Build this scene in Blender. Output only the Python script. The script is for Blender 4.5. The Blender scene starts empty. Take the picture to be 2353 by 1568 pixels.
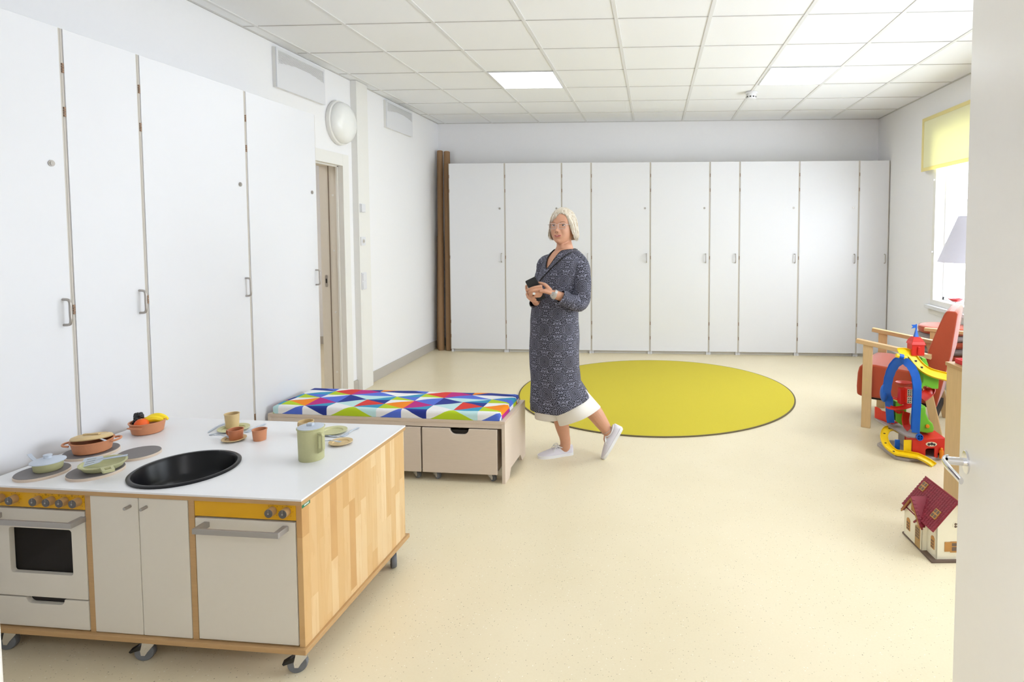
import bpy, bmesh, math, random
from mathutils import Vector, Matrix, geometry
from math import sin, cos, pi, radians, atan2, sqrt, exp
random.seed(7)
SC = bpy.context.scene
COL = SC.collection
R = radians
# ------------------------------------------------------------------ camera, world, light, exposure
PF, PX, PY = 1355.12, 1421.92, 600.66
YAW, PITCH = 0.0589, 0.0521
CAM = Vector((2.7472, 0.0, 1.4884))
cd = bpy.data.cameras.new('camera'); cam = bpy.data.objects.new('camera', cd); COL.objects.link(cam)
cam.location = CAM; cam.rotation_euler = (pi/2 - PITCH, 0, YAW)
cd.sensor_width = 36; cd.lens = PF/2353*36
cd.shift_x = (1176.5-PX)/2353; cd.shift_y = (PY-784)/2353
cd.clip_start = 0.05
SC.camera = cam
SC.view_settings.view_transform = 'Standard'; SC.view_settings.look = 'None'
SC.view_settings.gamma = 1; SC.view_settings.use_curve_mapping = False
SC.view_settings.exposure = -0.14
WORLD_STRENGTH = 13.5
PANEL_STRENGTH = 9.0
CORRIDOR_FILL_STRENGTH = 22.0
ANNEX_FILL_STRENGTH = 14.0
w = bpy.data.worlds.new('daylight'); SC.world = w; w.use_nodes = True
wb = w.node_tree.nodes['Background']; wb.inputs[0].default_value = (0.86, 0.93, 1.0, 1); wb.inputs[1].default_value = WORLD_STRENGTH
WIN = [(4.10, 5.96), (1.70, 3.50)]           # right-wall windows (y ranges); the second is unseen, added only for its light
WZ0, WZ1 = 0.76, 2.50
RX, D, H = 5.483, 7.4385, 2.8464             # room size
for i, (a, b) in enumerate(WIN):
    l = bpy.data.lights.new('window_portal', 'AREA'); l.shape = 'RECTANGLE'; l.size = b-a; l.size_y = WZ1-WZ0
    l.cycles.is_portal = True
    o = bpy.data.objects.new('window_portal', l); COL.objects.link(o)
    o.location = (RX+0.24, (a+b)/2, (WZ0+WZ1)/2); o.rotation_euler = (pi/2, 0, pi/2)

# camera maths used to turn measured pixels into points of the place
_M = Matrix.Rotation(YAW, 3, 'Z') @ Matrix.Rotation(pi/2-PITCH, 3, 'X')
def ray(u, v): return _M @ Vector(((u-PX)/PF, -(v-PY)/PF, -1))
def at(u, v, Y): d = ray(u, v); return CAM + d*((Y-CAM.y)/d.y)
def atz(u, v, z): d = ray(u, v); return CAM + d*((z-CAM.z)/d.z)

# ------------------------------------------------------------------ materials
def s2l(c): return tuple(((x/255)/12.92 if x/255 <= .04045 else ((x/255+.055)/1.055)**2.4) for x in c)
def mat(name, rgb, rough=.5, metal=0., spec=.5, var=0., vscale=40., bump=0., bscale=200., trans=None, stretch=None):
    m = bpy.data.materials.new(name); m.use_nodes = True; nt = m.node_tree; b = nt.nodes['Principled BSDF']
    c = s2l(rgb)
    b.inputs['Base Color'].default_value = (*c, 1); b.inputs['Roughness'].default_value = rough
    b.inputs['Metallic'].default_value = metal; b.inputs['Specular IOR Level'].default_value = spec
    tc = nt.nodes.new('ShaderNodeTexCoord'); mp = nt.nodes.new('ShaderNodeMapping'); nt.links.new(tc.outputs['Object'], mp.inputs[0])
    if stretch: mp.inputs['Scale'].default_value = stretch
    n = nt.nodes.new('ShaderNodeTexNoise'); n.inputs['Scale'].default_value = vscale; n.inputs['Detail'].default_value = 3
    nt.links.new(mp.outputs[0], n.inputs['Vector'])
    v = var if var else .012
    hs = nt.nodes.new('ShaderNodeMixRGB'); hs.blend_type = 'MIX'
    hs.inputs[1].default_value = (*[x*(1-v) for x in c], 1); hs.inputs[2].default_value = (*[min(1, x*(1+v)) for x in c], 1)
    nt.links.new(n.outputs['Fac'], hs.inputs[0]); nt.links.new(hs.outputs[0], b.inputs['Base Color'])
    if bump:
        n2 = nt.nodes.new('ShaderNodeTexNoise'); n2.inputs['Scale'].default_value = bscale
        nt.links.new(mp.outputs[0], n2.inputs['Vector'])
        bp = nt.nodes.new('ShaderNodeBump'); bp.inputs['Strength'].default_value = bump; bp.inputs['Distance'].default_value = .002
        nt.links.new(n2.outputs['Fac'], bp.inputs['Height']); nt.links.new(bp.outputs[0], b.inputs['Normal'])
    return m
class NB:
    """small node expression builder"""
    def __init__(s, m): s.m = m; m.use_nodes = True; s.nt = m.node_tree; s.N = s.nt.nodes; s.b = s.N['Principled BSDF']
    def n(s, t, **k):
        x = s.N.new('ShaderNode'+t)
        for a, b in k.items(): setattr(x, a, b)
        return x
    def put(s, sock, v):
        if hasattr(v, 'is_linked'): s.nt.links.new(v, sock)
        else: sock.default_value = v
    def m_(s, op, a, b=0., c=0.):
        x = s.n('Math', operation=op); s.put(x.inputs[0], a); s.put(x.inputs[1], b); s.put(x.inputs[2], c); return x.outputs[0]
    def mix(s, f, a, b):
        x = s.n('MixRGB'); s.put(x.inputs[0], f)
        s.put(x.inputs[1], a if hasattr(a, 'is_linked') else (*a, 1)); s.put(x.inputs[2], b if hasattr(b, 'is_linked') else (*b, 1)); return x.outputs[0]
    def obj(s):
        x = s.n('TexCoord'); y = s.n('SeparateXYZ'); s.nt.links.new(x.outputs['Object'], y.inputs[0]); s.oc = x.outputs['Object']; return y.outputs
    def comb(s, x, y, z):
        c = s.n('CombineXYZ'); s.put(c.inputs[0], x); s.put(c.inputs[1], y); s.put(c.inputs[2], z); return c.outputs[0]
    def noise(s, vec, scale, detail=2.):
        x = s.n('TexNoise'); s.put(x.inputs['Vector'], vec); x.inputs['Scale'].default_value = scale; x.inputs['Detail'].default_value = detail; return x.outputs['Fac']
    def white(s, vec):
        x = s.n('TexWhiteNoise', noise_dimensions='3D'); s.put(x.inputs['Vector'], vec); return x.outputs['Value']
    def ramp(s, f, stops, mode='LINEAR'):
        x = s.n('ValToRGB'); x.color_ramp.interpolation = mode; e = x.color_ramp.elements
        while len(e) < len(stops): e.new(.5)
        for k, (p, c) in zip(e, stops): k.position = p; k.color = (*c, 1)
        s.put(x.inputs[0], f); return x.outputs[0]
    def base(s, v): s.put(s.b.inputs['Base Color'], v)

M = {}
M['wall'] = mat('wall_paint', (244, 243, 245), .75, var=.01, bump=.05)
M['white'] = mat('white_laminate', (229, 229, 233), .38, var=.006)
M['gapgrey'] = mat('beige_edge_strip', (200, 193, 184), .6)
M['plinth'] = mat('plinth_white', (224, 221, 214), .5)
M['metal'] = mat('brushed_metal', (176, 170, 164), .35, metal=.85)
M['chrome'] = mat('polished_chrome', (225, 225, 228), .08, metal=1.)
M['hinge'] = mat('copper_hinge', (150, 122, 100), .45, metal=.5)
M['dark'] = mat('dark_gap', (40, 34, 30), .8)
M['skirting'] = mat('grey_skirting', (190, 183, 174), .6)
M['tile'] = mat('ceiling_tile', (247, 248, 251), .85, var=.012, vscale=300, bump=.05)
M['runner'] = mat('grid_runner', (232, 232, 233), .5)
M['joint'] = mat('tile_joint', (205, 203, 201), .8)
M['doorpaint'] = mat('door_paint', (240, 236, 230), .32, var=.008)
M['frame'] = mat('frame_paint', (238, 236, 232), .4)
M['jamb'] = mat('jamb_paint', (230, 222, 210), .5)
M['seal'] = mat('brown_seal', (130, 112, 96), .7)
M['ply'] = mat('birch_edge', (190, 152, 104), .5, var=.12, vscale=14, stretch=(1, 1, 14))
M['ply2'] = mat('whitewashed_birch', (222, 205, 188), .5, var=.05, vscale=9, stretch=(2, 2, 22))
M['ply3'] = mat('pale_plywood', (216, 196, 176), .55, var=.08, vscale=10, stretch=(1, 1, 30))
M['beech'] = mat('beech_wood', (214, 180, 130), .45, var=.1, vscale=9, stretch=(12, 12, 1.2))
M['arm'] = mat('arm_wood', (206, 170, 122), .45, var=.1, vscale=9, stretch=(1.2, 8, 12))
M['cupdoor'] = mat('cream_door', (226, 218, 204), .45, var=.008)
M['top'] = mat('worktop_laminate', (234, 233, 234), .3, var=.006)
M['yellow'] = mat('yellow_panel', (226, 168, 8), .45, var=.03)
M['dot'] = mat('printed_dot', (70, 50, 20), .6)
M['knobcap'] = mat('grey_knob_cap', (92, 88, 86), .5)
M['plate'] = mat('grey_hotplate', (118, 112, 112), .55, var=.05)
M['black'] = mat('black_plastic', (22, 22, 24), .3)
M['basin'] = mat('black_basin', (9, 9, 13), .3, spec=.3)
M['rubber'] = mat('grey_rubber', (110, 112, 116), .6)
M['handle'] = mat('grey_bar_handle', (168, 163, 158), .4, metal=.3)
M['green_label'] = mat('green_label', (20, 120, 84), .5)
M['white_print'] = mat('white_print', (235, 240, 238), .5)
M['terracotta'] = mat('terracotta_plastic', (206, 138, 98), .5, var=.06, vscale=400)
M['terracotta_dark'] = mat('terracotta_dark', (192, 118, 80), .5, var=.06, vscale=400)
M['sage'] = mat('sage_plastic', (186, 184, 138), .5, var=.06, vscale=400)
M['sagepale'] = mat('sage_plate', (200, 198, 150), .5, var=.05, vscale=400)
M['tan'] = mat('tan_plastic', (214, 186, 136), .5, var=.06, vscale=400)
M['bluegrey'] = mat('blue_grey_plastic', (192, 200, 212), .45, var=.03)
M['orange'] = mat('orange_fruit', (240, 96, 16), .5, bump=.3, bscale=400)
M['banana'] = mat('banana_yellow', (246, 214, 20), .45, var=.05)
M['berry'] = mat('black_berry', (24, 22, 28), .3)
M['tube'] = mat('brown_card', (150, 116, 82), .7, var=.05)
M['rust'] = mat('rust_wool', (178, 76, 46), .95, var=.12, vscale=500, bump=.4, bscale=600)
M['greywool'] = mat('grey_wool', (150, 142, 142), .95, var=.12, vscale=500, bump=.4, bscale=600)
M['brass'] = mat('brass_cap', (214, 190, 130), .35, metal=.6)
M['rug'] = mat('yellow_rug', (208, 190, 50), .95, var=.06, vscale=260, bump=.5, bscale=900)
M['rugedge'] = mat('rug_binding', (104, 92, 66), .9)
M['tred'] = mat('toy_red', (214, 40, 24), .35)
M['tblue'] = mat('toy_blue', (12, 96, 196), .35)
M['tyellow'] = mat('toy_yellow', (250, 208, 12), .35)
M['tgreen'] = mat('toy_green', (120, 196, 52), .4, bump=.2, bscale=90)
M['tgrey'] = mat('toy_grey', (172, 162, 158), .5)
M['torange'] = mat('toy_orange', (240, 140, 20), .4)
M['sticker'] = mat('cream_sticker', (236, 222, 190), .4)
M['stickerdark'] = mat('dark_print', (60, 56, 62), .5)
M['hwall'] = mat('house_cream', (248, 240, 214), .5)
M['hbase'] = mat('house_base', (112, 92, 78), .6, var=.1)
M['hbrown'] = mat('house_window_brown', (196, 140, 72), .5)
M['hdoor'] = mat('house_door_tan', (184, 148, 92), .5)
M['shade'] = mat('lamp_shade_white', (226, 224, 230), .8)
M['skin'] = mat('skin', (206, 152, 122), .5, var=.04, vscale=60)
M['lip'] = mat('lip_pink', (200, 110, 100), .45)
M['mouth'] = mat('mouth_dark', (90, 40, 36), .6)
M['eyewhite'] = mat('eye_white', (232, 226, 222), .25)
M['iris'] = mat('iris_blue_grey', (70, 76, 88), .2)
M['brow'] = mat('brow_hair', (150, 112, 84), .8)
M['cloth_white'] = mat('white_cotton', (240, 236, 230), .85, var=.015, bump=.1)
M['shoe'] = mat('white_canvas', (226, 222, 230), .85, var=.02, bump=.3, bscale=700)
M['sole'] = mat('white_rubber', (240, 240, 242), .5)
M['lace'] = mat('white_lace', (244, 244, 244), .8)
M['strap'] = mat('black_strap', (26, 24, 30), .6)
M['phone'] = mat('black_leather', (28, 28, 30), .55, bump=.2)
M['watch'] = mat('watch_face', (240, 242, 240), .3)
M['steel'] = mat('steel_mesh', (200, 198, 196), .35, metal=.8)
M['redtray'] = mat('red_tray', (214, 30, 40), .4)
M['screen'] = mat('screen_grey', (150, 150, 148), .5)

for k_ in ('rust', 'greywool'):
    b_ = M[k_].node_tree.nodes['Principled BSDF']; b_.inputs['Sheen Weight'].default_value = .5; b_.inputs['Sheen Roughness'].default_value = .4
def hair_mat():
    m = bpy.data.materials.new('blonde_hair'); b = NB(m); o = b.obj()
    v = b.comb(b.m_('MULTIPLY', o[0], 160.), b.m_('MULTIPLY', o[1], 160.), b.m_('MULTIPLY', o[2], 14.))
    f = b.noise(v, 1., 4.)
    b.base(b.ramp(f, [(.25, s2l((176, 150, 118))), (.45, s2l((214, 200, 178))), (.7, s2l((242, 236, 226)))]))
    b.b.inputs['Roughness'].default_value = .5
    bp = b.n('Bump'); bp.inputs['Strength'].default_value = .5; bp.inputs['Distance'].default_value = .003
    b.put(bp.inputs['Height'], f); b.put(b.b.inputs['Normal'], bp.outputs[0]); return m
M['hair'] = hair_mat()
def floor_mat():
    m = bpy.data.materials.new('cream_linoleum'); b = NB(m); o = b.obj(); oc = b.oc
    cloud = b.noise(oc, 3., 4.); fine = b.noise(oc, 120., 2.)
    base = b.mix(cloud, s2l((225, 209, 172)), s2l((234, 220, 188)))
    base = b.mix(b.m_('MULTIPLY', fine, .25), base, s2l((250, 240, 215)))
    def specks(scale, thr, dens, col, base, strength):
        v = b.n('TexVoronoi'); v.inputs['Scale'].default_value = scale; b.put(v.inputs['Vector'], oc)
        small = b.m_('LESS_THAN', v.outputs['Distance'], thr)
        sp = b.n('SeparateColor'); b.put(sp.inputs[0], v.outputs['Color'])
        pick = b.m_('LESS_THAN', sp.outputs[0], dens)
        return b.mix(b.m_('MULTIPLY', b.m_('MULTIPLY', small, pick), strength), base, col)
    base = specks(110., .2, .22, s2l((176, 158, 122)), base, .7)
    base = specks(80., .16, .2, s2l((252, 246, 230)), base, .8)
    base = specks(58., .12, .13, s2l((140, 122, 92)), base, .75)
    b.base(base); b.b.inputs['Roughness'].default_value = .34; b.b.inputs['Specular IOR Level'].default_value = .4
    return m
M['floor'] = floor_mat()
def stave_mat():
    m = bpy.data.materials.new('birch_staves'); b = NB(m); o = b.obj()
    colw = b.m_('MULTIPLY', b.m_('ADD', o[1], .003), 1/.040)
    ci = b.m_('FLOOR', colw)
    off = b.white(b.comb(ci, 3., 1.))
    row = b.m_('ADD', b.m_('MULTIPLY', o[2], 2.9), b.m_('MULTIPLY', off, 3.))
    ri = b.m_('FLOOR', row)
    tone = b.white(b.comb(ci, ri, 7.))
    grain = b.noise(b.comb(b.m_('MULTIPLY', o[1], 60.), b.m_('ADD', b.m_('MULTIPLY', o[2], 5.), b.m_('MULTIPLY', tone, 40.)), 0.), 1., 4.)
    cloud = b.noise(b.comb(b.m_('MULTIPLY', o[1], 18.), b.m_('ADD', b.m_('MULTIPLY', o[2], 9.), b.m_('MULTIPLY', tone, 90.)), 0.), 1., 3.)
    c = b.ramp(tone, [(0., s2l((196, 150, 94))), (.15, s2l((210, 170, 116))), (.6, s2l((218, 184, 134))), (1., s2l((230, 204, 162)))])
    c = b.mix(b.m_('MULTIPLY', b.m_('GREATER_THAN', grain, .56), .22), c, s2l((200, 152, 92)))
    c = b.mix(b.m_('MULTIPLY', b.m_('SUBTRACT', cloud, .35), .7), c, s2l((222, 178, 118)))
    seam = b.m_('LESS_THAN', b.m_('FRACT', colw), .025)
    c = b.mix(b.m_('MULTIPLY', seam, .35), c, s2l((180, 136, 84)))
    b.base(c); b.b.inputs['Roughness'].default_value = .42; return m
M['stave'] = stave_mat()
def mandala_mat():
    m = bpy.data.materials.new('mandala_jersey'); b = NB(m)
    tc = b.n('TexCoord'); sp = b.n('SeparateXYZ'); b.put(sp.inputs[0], tc.outputs['UV'])
    U = b.m_('MULTIPLY', sp.outputs[0], 1/.186); V = b.m_('MULTIPLY', sp.outputs[1], 1/.102)
    row = b.m_('FLOOR', V); odd = b.m_('MULTIPLY', b.m_('FLOORED_MODULO', row, 2.), .5)
    du = b.m_('SUBTRACT', b.m_('FRACT', b.m_('ADD', U, odd)), .5); dv = b.m_('SUBTRACT', b.m_('FRACT', V), .5)
    du = b.m_('MULTIPLY', du, 1.9); dv = b.m_('MULTIPLY', dv, 1.04)
    r = b.m_('SQRT', b.m_('ADD', b.m_('MULTIPLY', du, du), b.m_('MULTIPLY', dv, dv)))
    th = b.m_('ARCTAN2', dv, du)
    pet = b.m_('COSINE', b.m_('MULTIPLY', th, 10.))
    ring = b.m_('SINE', b.m_('ADD', b.m_('MULTIPLY', r, 68.), b.m_('MULTIPLY', pet, 1.1)))
    line = b.m_('GREATER_THAN', ring, .62)
    core = b.m_('LESS_THAN', r, .10); core2 = b.m_('MULTIPLY', b.m_('GREATER_THAN', r, .035), b.m_('LESS_THAN', r, .055))
    inner = b.m_('LESS_THAN', r, .43)
    # lace between the rosettes, mirrored in each cell
    au = b.m_('ABSOLUTE', du); av = b.m_('ABSOLUTE', dv)
    vec = b.comb(b.m_('MULTIPLY', au, 9.), b.m_('MULTIPLY', av, 9.), 0.)
    vo = b.n('TexVoronoi', feature='DISTANCE_TO_EDGE'); vo.inputs['Scale'].default_value = 1.25; b.put(vo.inputs['Vector'], vec)
    lace = b.m_('LESS_THAN', vo.outputs['Distance'], .055)
    nz = b.noise(vec, 2.2, 3.)
    blob = b.m_('GREATER_THAN', nz, .66)
    lace = b.m_('MAXIMUM', lace, blob)
    f = b.m_('ADD', b.m_('MULTIPLY', inner, line), b.m_('MULTIPLY', b.m_('SUBTRACT', 1., inner), lace))
    f = b.m_('MULTIPLY', f, b.m_('SUBTRACT', 1., core)); f = b.m_('MAXIMUM', f, b.m_('MULTIPLY', core2, .45))
    brk = b.noise(tc.outputs['UV'], 260., 2.)
    f = b.m_('MULTIPLY', f, b.m_('MULTIPLY_ADD', brk, .9, .25))
    b.base(b.mix(f, s2l((26, 25, 34)), s2l((172, 172, 194))))
    b.b.inputs['Roughness'].default_value = .85; return m
M['mandala'] = mandala_mat()
def glass_mat(name, tint, gl):
    m = bpy.data.materials.new(name); m.use_nodes = True; nt = m.node_tree; nt.nodes.remove(nt.nodes['Principled BSDF'])
    t = nt.nodes.new('ShaderNodeBsdfTransparent'); t.inputs[0].default_value = (*tint, 1)
    g = nt.nodes.new('ShaderNodeBsdfGlossy'); g.inputs['Roughness'].default_value = .03
    lw = nt.nodes.new('ShaderNodeLayerWeight'); lw.inputs[0].default_value = gl; f = nt.nodes.new('ShaderNodeMath'); f.operation = 'MULTIPLY_ADD'; nt.links.new(lw.outputs['Facing'], f.inputs[0]); f.inputs[1].default_value = .28; f.inputs[2].default_value = .03
    x = nt.nodes.new('ShaderNodeMixShader'); nt.links.new(f.outputs[0], x.inputs[0]); nt.links.new(t.outputs[0], x.inputs[1]); nt.links.new(g.outputs[0], x.inputs[2])
    nt.links.new(x.outputs[0], nt.nodes['Material Output'].inputs[0]); return m
M['glass'] = glass_mat('window_glass', (.97, .98, .98), .25)
M['ovenglass'] = glass_mat('smoked_glass', (.42, .36, .32), .4)
M['lens'] = glass_mat('lens_glass', (.93, .93, .93), .3)
def translucent(name, rgb, amt=.5):
    m = bpy.data.materials.new(name); m.use_nodes = True; nt = m.node_tree; b = nt.nodes['Principled BSDF']
    b.inputs['Base Color'].default_value = (*s2l(rgb), 1); b.inputs['Roughness'].default_value = .9
    t = nt.nodes.new('ShaderNodeBsdfTranslucent'); t.inputs[0].default_value = (*s2l(rgb), 1)
    x = nt.nodes.new('ShaderNodeMixShader'); x.inputs[0].default_value = amt
    nt.links.new(b.outputs[0], x.inputs[1]); nt.links.new(t.outputs[0], x.inputs[2]); nt.links.new(x.outputs[0], nt.nodes['Material Output'].inputs[0]); return m
M['blind'] = translucent('pale_yellow_blind', (252, 249, 210), .22)
M['blindhem'] = translucent('yellow_hem', (252, 240, 176), .3)
M['slat'] = translucent('white_slat', (245, 248, 250), .4)
M['shade'] = translucent('lamp_shade_fabric', (228, 226, 234), .3)
def emis(name, col, st):
    m = bpy.data.materials.new(name); m.use_nodes = True; b = m.node_tree.nodes['Principled BSDF']
    b.inputs['Base Color'].default_value = (.9, .9, .9, 1); b.inputs['Emission Color'].default_value = (*col, 1); b.inputs['Emission Strength'].default_value = st; return m
M['led'] = emis('led_panel', (.88, .94, 1.), PANEL_STRENGTH)
M['annexfill'] = emis('annex_fill_light', (1., .98, .95), ANNEX_FILL_STRENGTH)
M['corridorfill'] = emis('corridor_fill_light', (.92, .95, 1.), CORRIDOR_FILL_STRENGTH)
M['opal'] = mat('opal_glass', (244, 244, 242), .18)

# ------------------------------------------------------------------ mesh helpers
class MB:
    def __init__(s): s.v = []; s.f = []; s.mi = []; s.uv = None; s.T = Matrix.Identity(4)
    def add(s, vs, fs, mi=0):
        o = len(s.v); s.v += [tuple(s.T @ Vector(p)) for p in vs]
        for f in fs: s.f.append([i+o for i in f]); s.mi.append(mi)
        return s
    def box(s, x0, x1, y0, y1, z0, z1, mi=0):
        vs = [(x, y, z) for z in (z0, z1) for y in (y0, y1) for x in (x0, x1)]
        return s.add(vs, [(0, 2, 3, 1), (4, 5, 7, 6), (0, 1, 5, 4), (2, 6, 7, 3), (0, 4, 6, 2), (1, 3, 7, 5)], mi)
    def rings(s, rings, mi=0, cap=True, closed=True):
        n = len(rings[0]); vs = [p for r in rings for p in r]; fs = []
        for k in range(len(rings)-1):
            for i in range(n if closed else n-1):
                j = (i+1) % n; fs.append((k*n+i, k*n+j, (k+1)*n+j, (k+1)*n+i))
        if cap: fs.append(tuple(range(n))[::-1]); fs.append(tuple((len(rings)-1)*n+i for i in range(n)))
        return s.add(vs, fs, mi)
    def lathe(s, prof, c=(0, 0, 0), n=32, mi=0, sx=1., sy=1., cap=True, M4=None):
        T = M4 or Matrix.Identity(4)
        return s.rings([[T @ Vector((c[0]+r*cos(2*pi*i/n)*sx, c[1]+r*sin(2*pi*i/n)*sy, c[2]+z)) for i in range(n)] for r, z in prof], mi, cap)
    def tube(s, path, rad, n=12, mi=0, cap=True, flat=None):
        P = [Vector(p) for p in path]; rr = rad if isinstance(rad, list) else [rad]*len(P)
        out = []; prev = None
        for i, p in enumerate(P):
            d = (P[min(i+1, len(P)-1)]-P[max(i-1, 0)]).normalized()
            if prev is None:
                a = Vector((0, 0, 1)) if abs(d.z) < .9 else Vector((1, 0, 0)); u = d.cross(a).normalized()
            else: u = (prev - d*prev.dot(d)).normalized()
            prev = u; v = d.cross(u); r = rr[i]; ra, rb = (r if isinstance(r, tuple) else (r, r))
            out.append([p + u*ra*cos(2*pi*k/n) + v*rb*sin(2*pi*k/n) for k in range(n)])
        return s.rings(out, mi, cap)
    def cyl(s, a, b, r, n=24, mi=0): return s.tube([a, b], r, n, mi)
    def prism(s, poly, a0, a1, axis='y', holes=(), mi=0):
        """polygon (with holes) in a plane, extruded along axis from a0 to a1"""
        def P(p, a): return {'y': (p[0], a, p[1]), 'x': (a, p[0], p[1]), 'z': (p[0], p[1], a)}[axis]
        loops = [list(poly)]+[list(h) for h in holes]
        flat = [p for l in loops for p in l]
        tris = geometry.tessellate_polygon([[Vector((p[0], p[1], 0)) for p in l] for l in loops])
        n = len(flat); vs = [P(p, a0) for p in flat]+[P(p, a1) for p in flat]
        fs = []; 
        if not holes: fs += [tuple(range(n)), tuple(range(2*n-1, n-1, -1))]
        else: fs += [tuple(t) for t in tris] + [tuple(i+n for i in t[::-1]) for t in tris]
        o = 0
        for l in loops:
            m = len(l)
            for i in range(m): j = (i+1) % m; fs.append((o+i, o+j, o+j+n, o+i+n))
            o += m
        return s.add(vs, fs, mi)
    def sweep(s, path, prof, up=(0, 0, 1), mi=0, closedprof=True, scale=None):
        P = [Vector(p) for p in path]; out = []; U0 = Vector(up)
        for i, p in enumerate(P):
            d = (P[min(i+1, len(P)-1)]-P[max(i-1, 0)]).normalized(); sd = d.cross(U0)
            sd = sd.normalized() if sd.length > 1e-4 else Vector((1, 0, 0)); u = sd.cross(d); k = scale[i] if scale else 1
            out.append([p + sd*a*k + u*b*k for a, b in prof])
        return s.rings(out, mi, closedprof, closedprof)
    def ball(s, c, r, n=20, mi=0, sc=(1, 1, 1), T=None):
        m = n//2; rg = []
        T = T or Matrix.Identity(3)
        for k in range(m+1):
            a = max(.02, min(pi-.02, pi*k/m)); rg.append([Vector(c)+T @ Vector((r*sin(a)*cos(2*pi*i/n)*sc[0], r*sin(a)*sin(2*pi*i/n)*sc[1], -r*cos(a)*sc[2])) for i in range(n)])
        return s.rings(rg, mi)
    def build(s, name, mats, parent=None, smooth=False, bevel=0., seg=2, sub=0, loc=None, rz=0., angle=38, kind=None):
        me = bpy.data.meshes.new(name); me.from_pydata(s.v, [], s.f)
        mats = mats if isinstance(mats, (list, tuple)) else [mats]
        for m in mats: me.materials.append(M[m] if isinstance(m, str) else m)
        me.polygons.foreach_set('material_index', s.mi)
        bm = bmesh.new(); bm.from_mesh(me)
        bmesh.ops.recalc_face_normals(bm, faces=bm.faces); bm.to_mesh(me); bm.free()
        if smooth:
            me.polygons.foreach_set('use_smooth', [True]*len(me.polygons))
            try: me.set_sharp_from_angle(angle=R(angle))
            except Exception: pass
        o = bpy.data.objects.new(name, me); COL.objects.link(o)
        if parent: o.parent = parent
        if loc is not None: o.location = loc
        if rz: o.rotation_euler = (0, 0, rz)
        if bevel:
            b = o.modifiers.new('bevel', 'BEVEL'); b.width = bevel; b.segments = seg; b.limit_method = 'ANGLE'; b.angle_limit = R(35)
        if sub:
            b = o.modifiers.new('sub', 'SUBSURF'); b.levels = sub; b.render_levels = sub
        if kind: o['kind'] = kind
        return o
def tag(o, label, cat, group=None):
    o['label'] = label; o['category'] = cat
    if group: o['group'] = group
    return o
def thing(name, label, cat, loc=(0, 0, 0), rz=0., group=None):
    o = bpy.data.objects.new(name, None); o.empty_display_size = .05; COL.objects.link(o)
    o.location = loc; o.rotation_euler = (0, 0, rz); return tag(o, label, cat, group)
def struct(name, mb, m, parent=None, **k):
    o = mb.build(name, m, parent, **k)
    if parent is None: o['kind'] = 'structure'
    return o
def copytree(r, loc=None, rz=None, label=None):
    c = r.copy(); COL.objects.link(c)
    for k in r.children:
        d = k.copy(); COL.objects.link(d); d.parent = c
        for g in k.children: e = g.copy(); COL.objects.link(e); e.parent = d
    if loc is not None: c.location = loc
    if rz is not None: c.rotation_euler = (0, 0, rz)
    if label: c['label'] = label
    return c
def rrect(x0, x1, y0, y1, r, n=5):
    out = []
    for cx, cy, a in ((x1-r, y1-r, 0), (x0+r, y1-r, 90), (x0+r, y0+r, 180), (x1-r, y0+r, 270)):
        for i in range(n+1): t = R(a+90*i/n); out.append((cx+r*cos(t), cy+r*sin(t)))
    return out
def circ(cx, cy, r, n=40): return [(cx+r*cos(2*pi*i/n), cy+r*sin(2*pi*i/n)) for i in range(n)]
def smoothpath(P, k=6):
    P = [Vector(p) for p in P]; out = []
    for i in range(len(P)-1):
        a = P[max(i-1, 0)]; b = P[i]; c = P[i+1]; d = P[min(i+2, len(P)-1)]
        for j in range(k):
            t = j/k; out.append(.5*((2*b)+(c-a)*t+(2*a-5*b+4*c-d)*t*t+(3*b-a-3*c+d)*t**3))
    out.append(P[-1]); return out

# ------------------------------------------------------------------ the room
FY = 0.40     # room side of the wall the camera stands in
struct('floor', MB().box(-3.2, RX+.2, -1.6, D+.2, -.1, 0), 'floor')
b = MB().box(-3.2, RX+.3, -1.6, D+.2, H+.004, H+.12)
ceil = struct('ceiling', b, 'tile')
b = MB(); c = MB()
x0 = 0.103
for i in range(10):
    X = x0+.6*i
    if X < RX: b.box(X-.012, X+.012, FY, D, H-.001, H+.005)
k = 0; Y = 6.8556
while Y > FY: c.box(0, RX, Y-.0035, Y+.0035, H, H+.005); Y -= .6
b.build('grid_runner', 'runner', ceil); c.build('tile_joint', 'joint', ceil)
b = MB(); b.box(0, .012, FY, D, H-.004, H+.004).box(0, RX, D-.012, D, H-.004, H+.004).box(RX-.012, RX, FY, D, H-.004, H+.004)
b.build('edge_trim', 'joint', ceil)
# left wall with a doorway
DY0, DY1, DH = 4.15, 5.08, 2.06
WT = .175
struct('wall_left', MB().prism([(FY-.15, 0), (DY0, 0), (DY0, DH), (DY1, DH), (DY1, 0), (D+.12, 0), (D+.12, H+.1), (FY-.15, H+.1)], -WT, 0, 'x'), 'wall')
struct('wall_back', MB().box(-3.2, RX+.2, D, D+.15, 0, H+.1), 'wall')
hs = [[(a, WZ0), (c_, WZ0), (c_, WZ1), (a, WZ1)] for a, c_ in WIN]
struct('wall_right', MB().prism([(FY-.15, 0), (D+.15, 0), (D+.15, H+.1), (FY-.15, H+.1)], RX, RX+.22, 'x', holes=hs), 'wall')
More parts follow.
